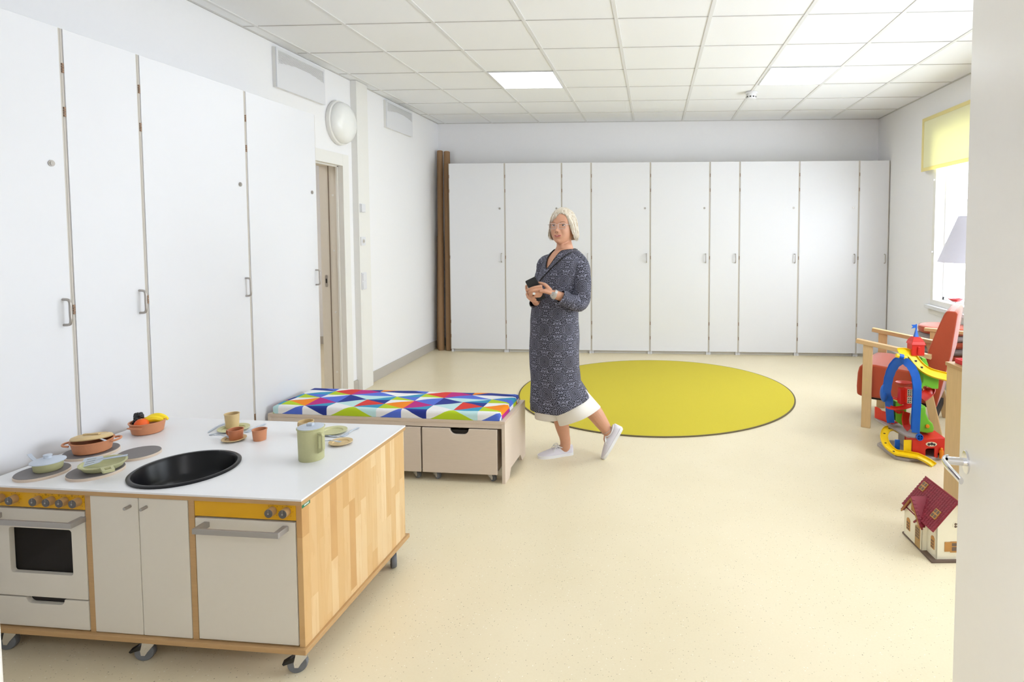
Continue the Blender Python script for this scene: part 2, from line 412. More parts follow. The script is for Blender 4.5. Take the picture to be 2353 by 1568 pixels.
# wall the photographer looks through, with its door opening
OX0, OX1 = 2.2595, 3.29
struct('wall_front', MB().prism([(-.2, 0), (OX0-.05, 0), (OX0-.05, 2.12), (OX1+.05, 2.12), (OX1+.05, 0), (RX+.2, 0), (RX+.2, H+.1), (-.2, H+.1)], FY-.15, FY, 'y'), 'wall')
b = MB().box(OX0-.05, OX0, FY-.16, FY+.0, 0, 2.12).box(OX1, OX1+.05, FY-.16, FY+.0, 0, 2.12).box(OX0, OX1, FY-.16, FY, 2.07, 2.12)
b.box(OX0-.11, OX0-.05, FY, FY+.012, 0, 2.18).box(OX1+.05, OX1+.11, FY, FY+.012, 0, 2.18).box(OX0-.05, OX1+.05, FY, FY+.012, 2.12, 2.18)
struct('trim_1', b, 'frame', bevel=.002)
# corridor behind the photographer
b = MB().box(-.2, RX+.2, -1.6, -1.5, 0, H+.1).box(-.3, -.2, -1.6, FY, 0, H+.1).box(RX+.2, RX+.3, -1.6, FY, 0, H+.1)
struct('wall_corridor', b, 'wall')
# next room seen through the left doorway
b = MB().box(-3.2, -3.05, 2.5, D, 0, H+.1).box(-3.2, -WT, 2.4, 2.5, 0, H+.1)
struct('wall_annex', b, 'wall')
struct('baseboard_annex', MB().box(-3.05, -WT, D-.012, D, 0, .1), 'skirting')
struct('baseboard_left', MB().box(0, .012, 5.468, D-.0, 0, .105).box(0, .012, 5.178, 5.259, 0, .105), 'skirting', bevel=.002)
struct('baseboard_back', MB().box(0, .262, D-.012, D, 0, .105), 'skirting', bevel=.002)
struct('baseboard_right', MB().box(RX-.012, RX, FY, D-.45, 0, .105), 'skirting', bevel=.002)
# doorway lining and architrave
b = MB()
b.box(-.031, .014, DY1-.003, DY1+.098, 0, DH+.1).box(-.031, .014, DY0-.098, DY0+.003, 0, DH+.1).box(-.031, .014, DY0+.003, DY1-.003, DH-.003, DH+.1)
fr = struct('door_1', b, 'frame', bevel=.002)
b = MB().box(-WT-.03, -.03, DY1-.002, DY1+.03, 0, DH).box(-WT-.03, -.03, DY0-.03, DY0+.002, 0, DH).box(-WT-.03, -.03, DY0, DY1, DH-.002, DH+.03)
b.build('jamb', 'jamb', fr, bevel=.001)
b = MB().box(-.05, -.033, DY1-.014, DY1, 0, DH).box(-.05, -.033, DY0, DY1, DH-.014, DH)
b.build('stop_bead', 'frame', fr, bevel=.001)
MB().box(-.126, -.119, DY1-.006, DY1, 0, DH).build('seal_strip', 'seal', fr)
b = MB().prism(rrect(-.172, -.150, .985, 1.093, .009), DY1-.005, DY1-.001, 'y', mi=0).prism(rrect(-.167, -.155, 1.02, 1.06, .003), DY1-.007, DY1-.004, 'y', mi=1)
b.build('strike_plate', ['metal', 'dark'], fr)
for z in (.22, .76, 1.31, 1.80): MB().cyl((-.085, DY1-.004, z), (-.085, DY1, z), .009, 16).build('screw_cap', 'frame', fr)
# boxed-in pipe casing beside the doorway, with its switches
struct('trim_2', MB().box(0, .056, 5.26, 5.468, 0, H), 'frame', bevel=.002)
def wallplate(name, label, z0, z1, cat):
    t = thing(name, label, cat, (.056, 5.315, (z0+z1)/2)); h = (z1-z0)/2
    MB().prism(rrect(-.041, .041, -h, h, .006), 0, .010, 'x').build('plate', 'white', t, bevel=.001); return t, h
t, h = wallplate('wall_thermostat', 'square white blank wall plate, highest of three on the pipe casing', 1.655, 1.735, 'switch')
MB().box(.010, .02, -.036, .036, -.036, .036).build('cover', 'white', t, bevel=.003)
t, h = wallplate('wall_socket', 'white round-hole power socket on the pipe casing, between two plates', 1.35, 1.43, 'socket')
MB().tube([(.0095, 0, 0), (.0125, 0, 0)], .024, 24).build('socket_ring', 'white', t); MB().tube([(.010, 0, 0), (.0131, 0, 0)], .019, 24).build('socket_well', 'gapgrey', t)
for s_ in (-1, 1): MB().tube([(.011, s_*.009, 0), (.0136, s_*.009, 0)], .003, 10).build('socket_hole', 'dark', t)
t, h = wallplate('light_switch', 'tall white double rocker light switch, lowest on the pipe casing', .94, 1.10, 'switch')
for s_ in (-1, 1): MB().prism(rrect(-.032, .032, s_*.038-.033, s_*.038+.033, .004), .009, .018, 'x').build('rocker', 'white', t, bevel=.002)

# ---- windows
for i, (a, c_) in enumerate(WIN):  # the near window is out of sight, put in to let light in
    x = RX+.07; b = MB()
    # deep casing + frame
    b.prism([(a, WZ0), (c_, WZ0), (c_, WZ1), (a, WZ1)], RX-.012, x+.06, 'x', holes=[[(a+.055, WZ0+.055), (c_-.055, WZ0+.055), (c_-.055, WZ1-.055), (a+.055, WZ1-.055)]])
    mid = (a+c_)/2
    b.box(x-.02, x+.05, mid-.035, mid+.035, WZ0+.055, WZ1-.055)
    wn = struct('window_%d' % (i+1), b, 'frame', bevel=.002)
    b = MB().box(x+.01, x+.045, a+.055, a+.085, WZ0+.055, WZ1-.055).box(x+.01, x+.045, c_-.085, c_-.055, WZ0+.055, WZ1-.055).box(x+.01, x+.045, a, c_, WZ0+.055, WZ0+.085).box(x+.01, x+.045, a, c_, WZ1-.085, WZ1-.055)
    b.build('sash', 'white', wn, bevel=.002)
    for q, (p0, p1) in enumerate(((a+.08, mid-.03), (mid+.03, c_-.08))):
        MB().add([(x+.026, p0, WZ0+.08), (x+.026, p0, WZ1-.08), (x+.026, p1, WZ1-.08), (x+.026, p1, WZ0+.08)], [(0, 1, 2, 3)]).build('pane', 'glass', wn)
    MB().box(RX-.05, RX, a-.05, c_+.05, WZ0-.035, WZ0).build('window_sill', 'white', wn, bevel=.004)
    MB().box(RX-.012, RX, a-.03, c_+.03, WZ0-.09, WZ0-.04).build('apron', 'frame', wn, bevel=.002)
    b = MB()
    for k in range(26):
        z = WZ1-.12-k*.034; b.add([(x+.04, a+.09, z-.004), (x+.04, c_-.09, z-.004), (x+.062, c_-.09, z+.006), (x+.062, a+.09, z+.006)], [(0, 1, 2, 3)])
    b.build('venetian_slats', 'slat', wn)
    for z in (1.28, 1.98): MB().tube([(RX-.012, c_-.03, z), (RX-.026, c_-.03, z)], .008, 12).build('hinge_knuckle', 'white', wn)
# yellow roller blind in front of the far window
t = thing('roller_blind', 'pale yellow fabric roller blind hanging over the top of the window', 'blind', (RX-.05, 0, 0))
MB().box(-.004, -.001, 3.98, 6.10, 2.105, 2.565).build('fabric', 'blind', t)
b = MB().box(-.007, -.0005, 3.98, 6.13, 2.075, 2.11).box(-.007, -.0005, 6.09, 6.13, 2.11, 2.57).box(-.007, .048, 3.98, 6.13, 2.565, 2.60)
b.build('hem', 'blindhem', t, bevel=.001)
MB().cyl((.02, 3.98, 2.535), (.02, 6.09, 2.535), .02, 20).build('roller_tube', 'blindhem', t)

# ---- ceiling light panels in the tile grid (row 2 from the back wall is in the photo)
def panel(ix, Yc, label, cat='ceiling light', zz=None):
    X = x0+.6*ix+.3; t = thing('ceiling_light', label, cat, (X, Yc, H), 0, 'square LED ceiling panels')
    MB().prism([(-.288, -.292), (.288, -.292), (.288, .292), (-.288, .292)], -.004, .003, 'z', holes=[[(-.276, -.28), (.276, -.28), (.276, .28), (-.276, .28)]]).build('frame', 'white', t)
    MB().box(-.276, .276, -.28, .28, -.003, .002).build('diffuser', 'led', t)
panel(2, 5.3556, 'square LED panel glowing in the ceiling, left one of the two'); panel(6, 5.3556, 'square LED panel glowing in the ceiling, right one by the window')
t = thing('ceiling_light', 'unseen light added to the next room to brighten the doorway', 'ceiling light', (-1.3, 4.9, H)); MB().box(-.3, .3, -.6, .6, -.02, .0).build('diffuser', 'annexfill', t)  # added fill, out of view, so the doorway looks bright
for xx_ in (1.2, 4.2):
    t = thing('ceiling_light', 'unseen light added in the corridor behind the doorway wall, '+('left' if xx_ < 2 else 'right')+' one', 'ceiling light', (xx_, -.75, H)); MB().box(-.6, .6, -.3, .3, -.02, .0).build('diffuser', 'corridorfill', t)  # added fill lights behind the camera, to brighten the door leaf
panel(2, 2.9556, 'square LED panel in the ceiling above the play kitchen'); panel(6, 2.9556, 'square LED panel in the ceiling above the open door')
# smoke detector
t = thing('smoke_detector', 'small white round smoke detector on the ceiling near the right light', 'smoke detector', (3.702, 5.95, H))
MB().lathe([(.06, 0), (.06, -.012), (.054, -.016)], n=32).build('base', 'white', t, smooth=True)
MB().lathe([(.048, -.014), (.05, -.05), (.046, -.062), (.03, -.068)], n=32).build('housing', 'white', t, smooth=True)
for k in range(10):
    an = 2*pi*k/10; MB().box(-.008, .008, -.001, .002, -.053, -.041).build('vent_slot', 'dark', t, loc=(.049*cos(an), .049*sin(an), 0), rz=an+pi/2)
# round wall lamp
t = thing('wall_lamp', 'round white opal dome lamp on the wall above the doorway', 'lamp', (0, 5.025, 2.42))
MY = Matrix.Rotation(pi/2, 4, 'Y')
MB().lathe([(.185, 0), (.19, .012), (.19, .035), (.18, .04)], n=48, M4=MY).build('base', 'frame', t, smooth=True)
MB().lathe([(.175, .04), (.178, .055), (.165, .085), (.13, .11), (.08, .126), (.02, .132)], n=48, M4=MY).build('dome', 'opal', t, smooth=True, angle=60)
# wall air vents
def vent(y0, y1, z0, z1, label):
    t = thing('air_vent', label, 'air vent', (0, y0, z0), 0, 'wall air diffusers under the ceiling'); W = y1-y0; h = z1-z0
    MB().box(0, .024, .0, W, 0, h).build('back_box', 'frame', t, bevel=.002)
    MB().box(.0241, .0246, .02, W-.02, h*.5, h-.02).build('grille_backing', 'joint', t)
    n = 14; top = [(W-.02-(W-.04)*i/n, h-.02-.035*(1-(1-2*i/n)**2)*0) for i in range(n+1)]
    arc = [(.02+(W-.04)*i/n, h*.60+.030*(1-(2*i/n-1)**2)) for i in range(n+1)]
    MB().prism([(0, 0), (W, 0), (W, h), (0, h)], .024, .034, 'x', holes=[arc+[(W-.02, h-.02), (.02, h-.02)]]).build('front_cover', 'white', t, bevel=.001)
    b = MB()
    for k in range(14):
        z = h*.58+.002+k*.0078
        if z < h-.022: b.box(.0247, .031, .02, W-.02, z, z+.0044)
    b.build('louvre', 'runner', t)
vent(4.163, 4.79, 2.525, 2.812, 'white wall air vent with curved louvres above the tall left cupboards')
vent(5.92, 6.565, 2.54, 2.815, 'white wall air vent with curved louvres, beyond the pipe casing')

# ------------------------------------------------------------------ wardrobes
def wardrobe(name, label, W, back, lock, hinges, DP=.38, group=None, loc=(0, 0, 0), rz=0.):
    """front faces local -y at y=0; x 0..W"""
    t = thing(name, label, 'cupboard', loc, rz, group); ZT = 2.296
    MB().box(.0005, W-.0005, .02, DP, .036, ZT).box(.0005, .009, .004, .02, .036, ZT).box(W-.009, W-.0005, .004, .02, .036, ZT).build('carcass', 'gapgrey', t)
    MB().box(.03, W-.03, .045, .06, 0, .036).build('plinth', 'plinth', t)
    for xx in (0, W): MB().box(max(.001, xx-.028), min(W-.001, xx+.028), .022, .06, 0, .04).build('foot', 'white', t)
    d = MB().box(.0095, W-.0095, 0, .018, .040, ZT).build('door', 'white', t, bevel=.0012)
    pth = smoothpath([(W-.042, 0, 1.108), (W-.042, -.022, 1.110), (W-.042, -.030, 1.122), (W-.042, -.030, 1.16), (W-.042, -.030, 1.198), (W-.042, -.022, 1.210), (W-.042, 0, 1.212)], 3)
    MB().tube(pth, .0055, 10).build('handle', 'metal', d, smooth=True)
    if lock:
        MB().tube([(W-.062, 0, 1.753), (W-.062, -.004, 1.753)], .0125, 20).tube([(W-.062, -.003, 1.753), (W-.062, -.006, 1.753)], .008, 16).build('lock', 'metal', d)
    for z in hinges:
        b = MB()
        for q in range(4): b.tube([(.0046, .003, z-.019+q*.010), (.0046, .003, z-.019+q*.010+.0082)], .0046, 10)
        b.build('hinge', 'hinge', d)
    return t
HZ = (2.14, 1.966, 1.165, .376, .20)
YW = 7.04
sx = [.268, .954, 1.645, 2.0, 2.706, 3.407, 3.756, 4.446, 5.131, 5.476]
lab = ['wide white cupboard at the left end of the back row, beside the cardboard tubes',
 'wide white back-wall cupboard directly left of the woman, second from the tubes',
 'narrow white back-wall cupboard behind the woman',
 'wide white back-wall cupboard with a lock just right of the woman',
 'wide white back-wall cupboard left of the only fully visible narrow door',
 'narrow white lockless back-wall cupboard between two wide ones, right of the middle',
 'wide white back-wall cupboard right of the narrow lockless one, above the rug end',
 'wide white back-wall cupboard behind the armchair front, last wide one on the right',
 'narrow white cupboard at the right end of the back row, behind the armchair']
for i in range(9):
    wd = sx[i+1]-sx[i]
    wardrobe('wall_cupboard', lab[i], wd, True, wd > .5, HZ, group='white cupboards along the back wall', loc=(sx[i], YW, 0), DP=.395)
sy = [.85, 1.55, 2.264, 2.617, 3.328, 4.042]
lab = ['tall white cupboard on the left wall, behind the left edge of the view', 'tall white left-wall cupboard nearest the camera, cut by the frame edge, with lock',
 'narrow tall white left-wall cupboard behind the stove end of the play kitchen', 'wide tall white left-wall cupboard behind the fruit bowl and cups',
 'last tall white left-wall cupboard, beside the doorway and bench']
for i in range(5):
    wd = sy[i+1]-sy[i]
    # front faces +x : rotate so that local -y -> world +x ; local x -> world +y
    wardrobe('tall_cupboard', lab[i], wd, False, wd > .5, HZ, group='white cupboards along the left wall', loc=(.379, sy[i], 0), rz=pi/2, DP=.370)

# cardboard tubes in the corner
for (x, y, zt, lean, lb) in ((.055, 7.335, 2.48, (-.0, .06), 'tall brown cardboard tube leaning in the corner, nearest the left wall'), (.205, 7.09, 2.465, (-.03, .2), 'tall brown cardboard tube standing next to the back cupboards'), (.045, 7.215, 1.42, (-.0, .02), 'short brown cardboard tube in front of the tall corner tubes')):
    pass
def cardtube(base, top, r, label):
    t = thing('cardboard_tube', label, 'tube', base, 0, 'cardboard tubes in the corner'); v = Vector(top)-Vector(base)
    MB().tube([(0, 0, 0), v], r, 24).build('tube_wall', 'tube', t, smooth=True)
    MB().tube([v*.999, v*1.002], r*.82, 24).build('end_cap', 'ply', t)
cardtube((.115, 7.13, 0), (.062, 7.33, 2.485), .036, 'tall brown cardboard tube leaning in the corner, left of the two tall ones')
cardtube((.215, 7.13, 0), (.150, 7.33, 2.475), .038, 'tall brown cardboard tube standing against the end of the back cupboards')
cardtube((.055, 7.23, 0), (.045, 7.33, 1.42), .034, 'short brown cardboard tube, half the height of the two beside it')

# ------------------------------------------------------------------ rug
RC = (2.765, 5.43); RR = 1.255
t = thing('round_rug', 'large round mustard-yellow rug with dark bound edge on the floor', 'rug', (RC[0], RC[1], 0))
MB().lathe([(RR-.012, .0), (RR-.012, .0085), (RR-.02, .0095), (.01, .0095)], n=128).build('pile', 'rug', t, smooth=True)
MB().lathe([(RR-.013, 0), (RR, .001), (RR, .0075), (RR-.013, .0085)], n=128, cap=False).build('binding', 'rugedge', t)

# ------------------------------------------------------------------ play kitchen island (local frame: x to its right end, y away from the camera)
KO = Vector((1.597, 1.825, 0)); KA = R(-2.3)
kt = thing('play_kitchen', 'birch and white play kitchen island on casters with stove, sink and yellow panels', 'play kitchen', KO, KA)
KT = .609; KD = .735
def kloc(u, v, z=KT):
    p = atz(u, v, z) - KO; c, s = cos(-KA), sin(-KA); return Vector((p.x*c-p.y*s, p.x*s+p.y*c, z))
SK = (-.577, .188); SR = .172
b = MB().prism([(-1.19, -.006), (.004, -.006), (.004, KD), (-1.19, KD)], KT-.006, KT, 'z', holes=[circ(*SK, SR-.012, 56)])
wt = b.build('worktop', 'top', kt)
MB().prism([(-1.19, -.006), (.004, -.006), (.004, KD), (-1.19, KD)], KT-.020, KT-.0061, 'z', holes=[circ(*SK, SR-.012, 56)]).build('worktop_edge', 'ply', wt)
MB().box(-1.2, .010, -.014, KD+.012, .086, .104).build('bottom_board', 'ply', kt, bevel=.002)
MB().box(-.020, 0, 0, KD-.01, .104, KT-.02).build('end_panel', 'stave', kt, bevel=.001)
MB().box(-1.186, -1.166, 0, KD-.01, .104, KT-.02).build('end_panel', 'stave', kt, bevel=.001)
for xa in (-.4035, -.786): MB().box(xa, xa+.021, 0, KD-.02, .104, KT-.02).build('upright', 'ply', kt, bevel=.001)
MB().box(-1.166, -.02, KD-.03, KD-.012, .104, KT-.02).build('back_panel', 'cupdoor', kt)
# inside faces that show behind the gaps and the oven glass
MB().box(-1.166, -.786, .3, .31, .104, KT-.02).build('oven_back', 'ply', kt)
MB().box(-1.164, -.788, .03, .3, .335, .345).build('oven_shelf', 'ply', kt)
def panelmesh(n, poly, y0, y1, m, holes=(), bev=.001, parent=kt): return MB().prism(poly, y0, y1, 'y', holes=holes).build(n, m, parent, bevel=bev)
def rect(x0, x1, z0, z1): return [(x0, z0), (x1, z0), (x1, z1), (x0, z1)]
FT = KT-.022
pr = panelmesh('control_panel', rect(-.3815, -.0215, .534, FT), .001, .017, 'yellow')
pl = panelmesh('control_panel', rect(-1.165, -.788, .534, FT), .001, .017, 'yellow')
def knob(x, z, par):
    k = MB().tube([(x, .001, z), (x, -.020, z)], .0145, 28).build('knob', 'ply', par, smooth=True, bevel=.001)
    MB().tube([(x, -.0185, z), (x, -.022, z)], .0138, 28).build('knob_cap', 'knobcap', par)
    MB().tube([(x, -.021, z), (x, -.0235, z)], .003, 12).box(x-.0006, x+.0006, -.0226, -.022, z+.004, z+.0132).build('knob_pointer', 'metal', par)
for x in (-.101, -.052): knob(x, .565, pr)
for x in (-1.102, -1.051, -.960, -.910, -.860, -.810): knob(x, .563, pl)
b = MB()
for x in (-.101, -.052, -1.051, -.960, -.910, -.860, -.810):
    for a in range(-50, 231, 46): b.tube([(x+.0205*cos(R(a)), .0005, (.565 if x > -.2 else .563)+.0205*sin(R(a))), (x+.0205*cos(R(a)), .0015, (.565 if x > -.2 else .563)+.0205*sin(R(a)))], .0010, 8)
for x in (-.935, -.885, -.835, -.794):
    for q in range(4):
        a = x+.004*(q % 2)-.001, .579+.004*(q//2); b.tube([(a[0], .0005, a[1]), (a[0], .0015, a[1])], .0011, 8)
b.build('printed_dots', 'dot', pl)
def barhandle(x0, x1, z, par):
    b = MB().box(x0, x1, -.052, -.043, z-.009, z+.009)
    b.box(x0, x0+.020, -.044, .002, z-.009, z+.009).box(x1-.020, x1, -.044, .002, z-.009, z+.009); b.build('bar_handle', 'handle', par, bevel=.0015)
dw = panelmesh('dishwasher_door', rect(-.3795, -.0235, .109, .528), -.001, .016, 'cupdoor')
barhandle(-.347, -.047, .508, dw)
ov = panelmesh('oven_door', rect(-1.163, -.789, .217, .528), -.001, .016, 'cupdoor', holes=[rrect(-1.082, -.842, .300, .461, .010)])
MB().box(-1.09, -.836, .018, .021, .292, .468).build('oven_window', 'ovenglass', ov)
barhandle(-1.125, -.784, .503, ov)
def notch(x0, x1, zt, dep, r=.02, n=6):
    """points of a rounded cut-out in a top edge, going from right to left"""
    out = []
    for i in range(n+1): t = R(0-90*i/n); out.append((x1-dep+dep*cos(t)*1., zt+dep*sin(t)*1.))
    for i in range(n+1): t = R(-90-90*i/n); out.append((x0+dep+dep*cos(t), zt+dep*sin(t)))
    return out
dr = panelmesh('drawer', [(-1.163, .109), (-.789, .109), (-.789, .212)]+notch(-1.028, -.880, .212, .020)+[(-1.163, .212)], -.001, .016, 'cupdoor')
panelmesh('drawer_shade', rect(-1.15, -.80, .12, .215), .04, .05, 'dark')  # dark sheet standing for the shade inside the drawer cut-out
for x0, x1, kx in ((-.7645, -.5865, -.615), (-.5835, -.4055, -.555)):
    d = panelmesh('cabinet_door', rect(x0, x1, .107, .586), -.001, .016, 'cupdoor')
    MB().tube([(kx, -.001, .557), (kx, -.024, .557)], .0055, 16).build('door_knob', 'metal', d, smooth=True, bevel=.0006)
MB().box(-1.16, -.03, .018, .022, .105, KT-.02).build('gap_shade', 'dark', kt)  # dark sheet behind the fronts: the shade of the gaps as colour
# basin
b = MB().lathe([(SR, 0), (SR+.001, .006), (SR-.004, .009), (SR-.012, .008), (SR-.018, -.002), (SR-.026, -.06), (SR-.05, -.092), (.03, -.098), (.005, -.098)], (SK[0], SK[1], KT), n=64, cap=False)
bs = b.build('sink_basin', 'basin', kt, smooth=True, angle=50)
MB().lathe([(.022, 0), (.022, .003), (.003, .003)], (SK[0], SK[1], KT-.0975), n=24).build('drain', 'black', bs)
# hotplates
HP = [(kloc(97.5, 1082, KT+.012), .077), (kloc(210, 1035, KT+.012), .088), (kloc(221, 1079, KT+.012), .083), (kloc(319.5, 1039, KT+.012), .071)]
for c, r in HP:
    h = MB().lathe([(r, 0), (r, .009), (r-.001, .010)], (c.x, c.y, KT), n=56).build('hotplate', 'ply3', kt)
    MB().lathe([(r-.001, .010), (r-.002, .0118), (r-.004, .012)], (c.x, c.y, KT), n=56).build('hotplate_face', 'plate', h)
lb = MB().box(.0, .0012, .002, .044, .588-.012, .588).build('maker_label', 'green_label', kt)
# tiny lettering on the green label: one short illegible white word
b = MB()
for i in range(6): b.box(.0012, .0016, .012+.0045*i, .0148+.0045*i, .5795, .5848)
b.build('label_print', 'white_print', lb)
def caster(x, y, par, brake=True, rz=0., h=.086, r=.031):
    t = bpy.data.objects.new('caster', None); COL.objects.link(t); t.parent = par; t.location = (x, y, 0); t.rotation_euler = (0, 0, rz)
    MB().box(-.025, .025, -.02, .02, h-.004, h).tube([(0, 0, h-.014), (0, 0, h-.003)], .014, 20).build('swivel_plate', 'chrome', t)
    b = MB(); pf = [(-.018, h-.012), (.012, h-.012), (.016, h-.03), (-.004, r+.002), (-.012, r-.010), (-.024, r-.008), (-.026, r+.008)]
    b.prism(pf, -.0145, -.0125, 'y').prism(pf, .0125, .0145, 'y').box(-.018, .012, -.0135, .0135, h-.014, h-.012); b.build('fork', 'chrome', t, bevel=.0005)
    T = Matrix.Translation((-.016, 0, r)) @ Matrix.Rotation(pi/2, 4, 'X')
    MB().lathe([(r-.008, -.0105), (r-.002, -.0105), (r, -.007), (r, .007), (r-.002, .0105), (r-.008, .0105)], n=36, M4=T).build('wheel_tread', 'rubber', t, smooth=True)
    MB().lathe([(r-.008, -.0095), (.006, -.006), (.005, -.0118), (.005, .0118), (.006, .006), (r-.008, .0095)], n=28, M4=T).build('wheel_hub', 'black', t, smooth=True)
    if brake: MB().prism([(-.012, h-.020), (-.062, h-.046), (-.058, h-.052), (-.03, h-.046), (-.006, h-.034)], -.012, .012, 'y').build('brake_lever', 'black', t, bevel=.001)
    return t
for x, y, rz in ((-.030, .03, .35), (-.592, .03, .3), (-1.125, .03, .25), (-.03, .66, 2.2), (-.592, .66, 2.5), (-1.125, .66, 2.)): caster(x, y, kt, y < .1, rz)

# ---- play dishes. every dish is its own thing, standing on the worktop
def kw(p): c, s = cos(KA), sin(KA); return Vector((KO.x+p.x*c-p.y*s, KO.y+p.x*s+p.y*c, p.z))
def onplate(i): return kw(Vector((HP[i][0].x, HP[i][0].y, KT+.0125)))
def bowlprof(r0, r1, h, th=.003, lip=.003): return [(.002, 0), (r0*.9, 0), (r0, .004), (r1, h-.004), (r1+lip, h-.003), (r1+lip, h), (r1-th, h), (r0-th, .006), (.002, .005)]
# saucepan on the left plate
p = onplate(0)+Vector((.012, .010, 0))
t = thing('toy_saucepan', 'small sage-green toy saucepan with blue-grey lid on the leftmost hotplate', 'saucepan', p)
MB().lathe(bowlprof(.040, .043, .032), n=40).build('pot_body', 'sage', t, smooth=True)
b = MB().lathe([(.050, .031), (.050, .034), (.040, .038), (.012, .044), (.010, .050), (.013, .051), (.013, .055), (.008, .057), (.002, .057)], n=40); b.build('lid', 'bluegrey', t, smooth=True)
MB().sweep([(-.048, .004, .030), (-.064, .010, .031), (-.086, .020, .036), (-.106, .030, .043)], [(-.006, -.0015), (.006, -.0015), (.006, .0015), (-.006, .0015)]).build('handle', 'bluegrey', t, bevel=.001)
# casserole with tilted lid
p = onplate(1)+Vector((.012, -.006, 0))
t = thing('toy_casserole', 'terracotta toy casserole with tilted tan lid on the rear left hotplate', 'casserole', p)
MB().lathe(bowlprof(.058, .066, .046), n=48).build('pot_body', 'terracotta', t, smooth=True)
for s_, a in ((1, .55), (-1, .55)):
    cx, cy = s_*.066*cos(a), s_*.066*sin(a); q = Matrix.Rotation(a if s_ > 0 else a+pi, 3, 'Z')
    pth = [q @ Vector(v) for v in ((.064, -.028, .036), (.078, -.024, .038), (.087, -.010, .039), (.087, .010, .039), (.078, .024, .038), (.064, .028, .036))]
    MB().tube(smoothpath(pth, 3), .0042, 8).build('handle', 'terracotta', t, smooth=True)
lm = Matrix.Translation((-.006, .004, .049)) @ Matrix.Rotation(R(-7), 4, 'X') @ Matrix.Rotation(R(-4), 4, 'Y')
MB().lathe([(.064, 0), (.066, .004), (.062, .010), (.050, .014), (.048, .012), (.002, .013)], n=48, M4=lm).build('lid', 'tan', t, smooth=True)
b = MB(); b.T = lm; b.box(-.034, .034, -.007, .007, .012, .019); b.build('lid_grip', 'tan', t, bevel=.003)
def cutlery(kind, label, p, ang, L=.13, z=None, pitch=0., m='bluegrey', group='blue-grey toy cutlery'):
    """flat plastic cutlery lying along local x, business end at +x"""
    t = thing('toy_'+kind, label, kind, p, ang, group)
    outs = {'knife': [(0, -.005), (.04, -.0045), (.055, -.0035), (.062, -.006), (.10, -.007), (.122, -.004), (.13, 0), (.122, .003), (.062, .0035), (.055, .0035), (.04, .0045), (0, .005)],
     'spoon': [(0, -.005), (.05, -.0035), (.088, -.003), (.098, -.010), (.112, -.012), (.125, -.009), (.13, 0), (.125, .009), (.112, .012), (.098, .010), (.088, .003), (.05, .0035), (0, .005)],
     'fork': [(0, -.005), (.05, -.0035), (.085, -.003), (.092, -.010), (.13, -.0105), (.13, -.007), (.108, -.0065), (.108, -.0045), (.13, -.0045), (.13, -.0012), (.108, -.001), (.108, .001), (.13, .0012), (.13, .0045), (.108, .0045), (.108, .0065), (.13, .007), (.13, .0105), (.092, .010), (.085, .003), (.05, .0035), (0, .005)],
     'spatula': [(0, -.004), (.07, -.004), (.078, -.015), (.13, -.022), (.134, -.018), (.134, .018), (.13, .022), (.078, .015), (.07, .004), (0, .004)]}
    o = [(x*L/.13, y*L/.13*1.0) for x, y in outs[kind]]
    holes = []
    if kind == 'spatula': holes = [[(x*L/.13, y*L/.13) for x, y in ((.094, yy), (.122, yy*1.2), (.122, yy*1.2+.0028), (.094, yy+.0028))] for yy in (-.0105, -.0014, .0077)]
    b = MB().prism(o, 0, .0024, 'z', holes=holes); g = []
    for (x, y, zz) in b.v: q = x/L; g.append((x, y, zz+.005*sin(pi*min(1, max(0, q)))*(1.2-q)+x*math.tan(pitch)))
    b.v = g; b.build('utensil_body' if kind != 'x' else kind, m, t, bevel=.0004); return t
pc = p
cutlery('spoon', 'blue-grey toy spoon sticking out from under the tilted tan casserole lid', pc+Vector((.085, -.030, .052)), R(158), .10, pitch=R(-3))
# frying pan
p = onplate(2)+Vector((.020, .008, 0))
t = thing('toy_frying_pan', 'sage-green toy frying pan with handle to the front, on the front right hotplate', 'frying pan', p)
MB().lathe([(.002, 0), (.046, 0), (.056, .005), (.066, .021), (.070, .022), (.070, .025), (.064, .025), (.054, .009), (.045, .004), (.002, .004)], n=48).build('pan_body', 'sage', t, smooth=True)
b = MB(); b.prism(rrect(.066, .120, -.017, .017, .006), .018, .026, 'z', holes=[rrect(.080, .108, -.009, .009, .002)]); o = b.build('handle', 'sage', t, bevel=.0015, rz=R(-38))
sp = cutlery('spatula', 'pale blue-grey slotted toy spatula lying across the green frying pan', p+Vector((.060, .036, .036)), R(203), .135, pitch=R(-7)); sp.rotation_euler = (R(-28), 0, R(203))
# fruit bowl
p = kw(kloc(340, 993)); 
t = thing('toy_bowl', 'terracotta toy bowl holding play fruit, by the left cupboards', 'bowl', p)
MB().lathe(bowlprof(.056, .064, .050), n=48).build('bowl_body', 'terracotta', t, smooth=True)
b = MB().sweep(smoothpath([(-.030, -.062, .036), (-.018, -.070, .038), (.0, -.074, .038), (.018, -.070, .038), (.030, -.062, .036)], 3), [(-.006, -.002), (.006, -.002), (.006, .002), (-.006, .002)]); b.build('rim_grip', 'terracotta', t)
fp = p
t = thing('toy_orange', 'orange play fruit in the terracotta bowl, between berries and bananas', 'orange', fp+Vector((-.004, -.026, .012)))
MB().ball((0, 0, .028), .027, 28).build('orange_fruit', 'orange', t, smooth=True); MB().lathe([(.003, 0), (.002, .002)], (.004, -.004, .0545), n=10).build('stalk', 'sage', t)
t = thing('toy_blackberry', 'black bunch of play berries at the left end of the terracotta bowl', 'berries', fp+Vector((-.036, -.004, .014)))
b = MB(); rr = random.Random(3)
for k in range(110):
    z = rr.uniform(.0, .070); ra = (.020-.010*z/.07)*sqrt(rr.uniform(.1, 1)); a = rr.uniform(0, 2*pi); b.ball((ra*cos(a), ra*sin(a), z*.9+.004), .0080, 10)
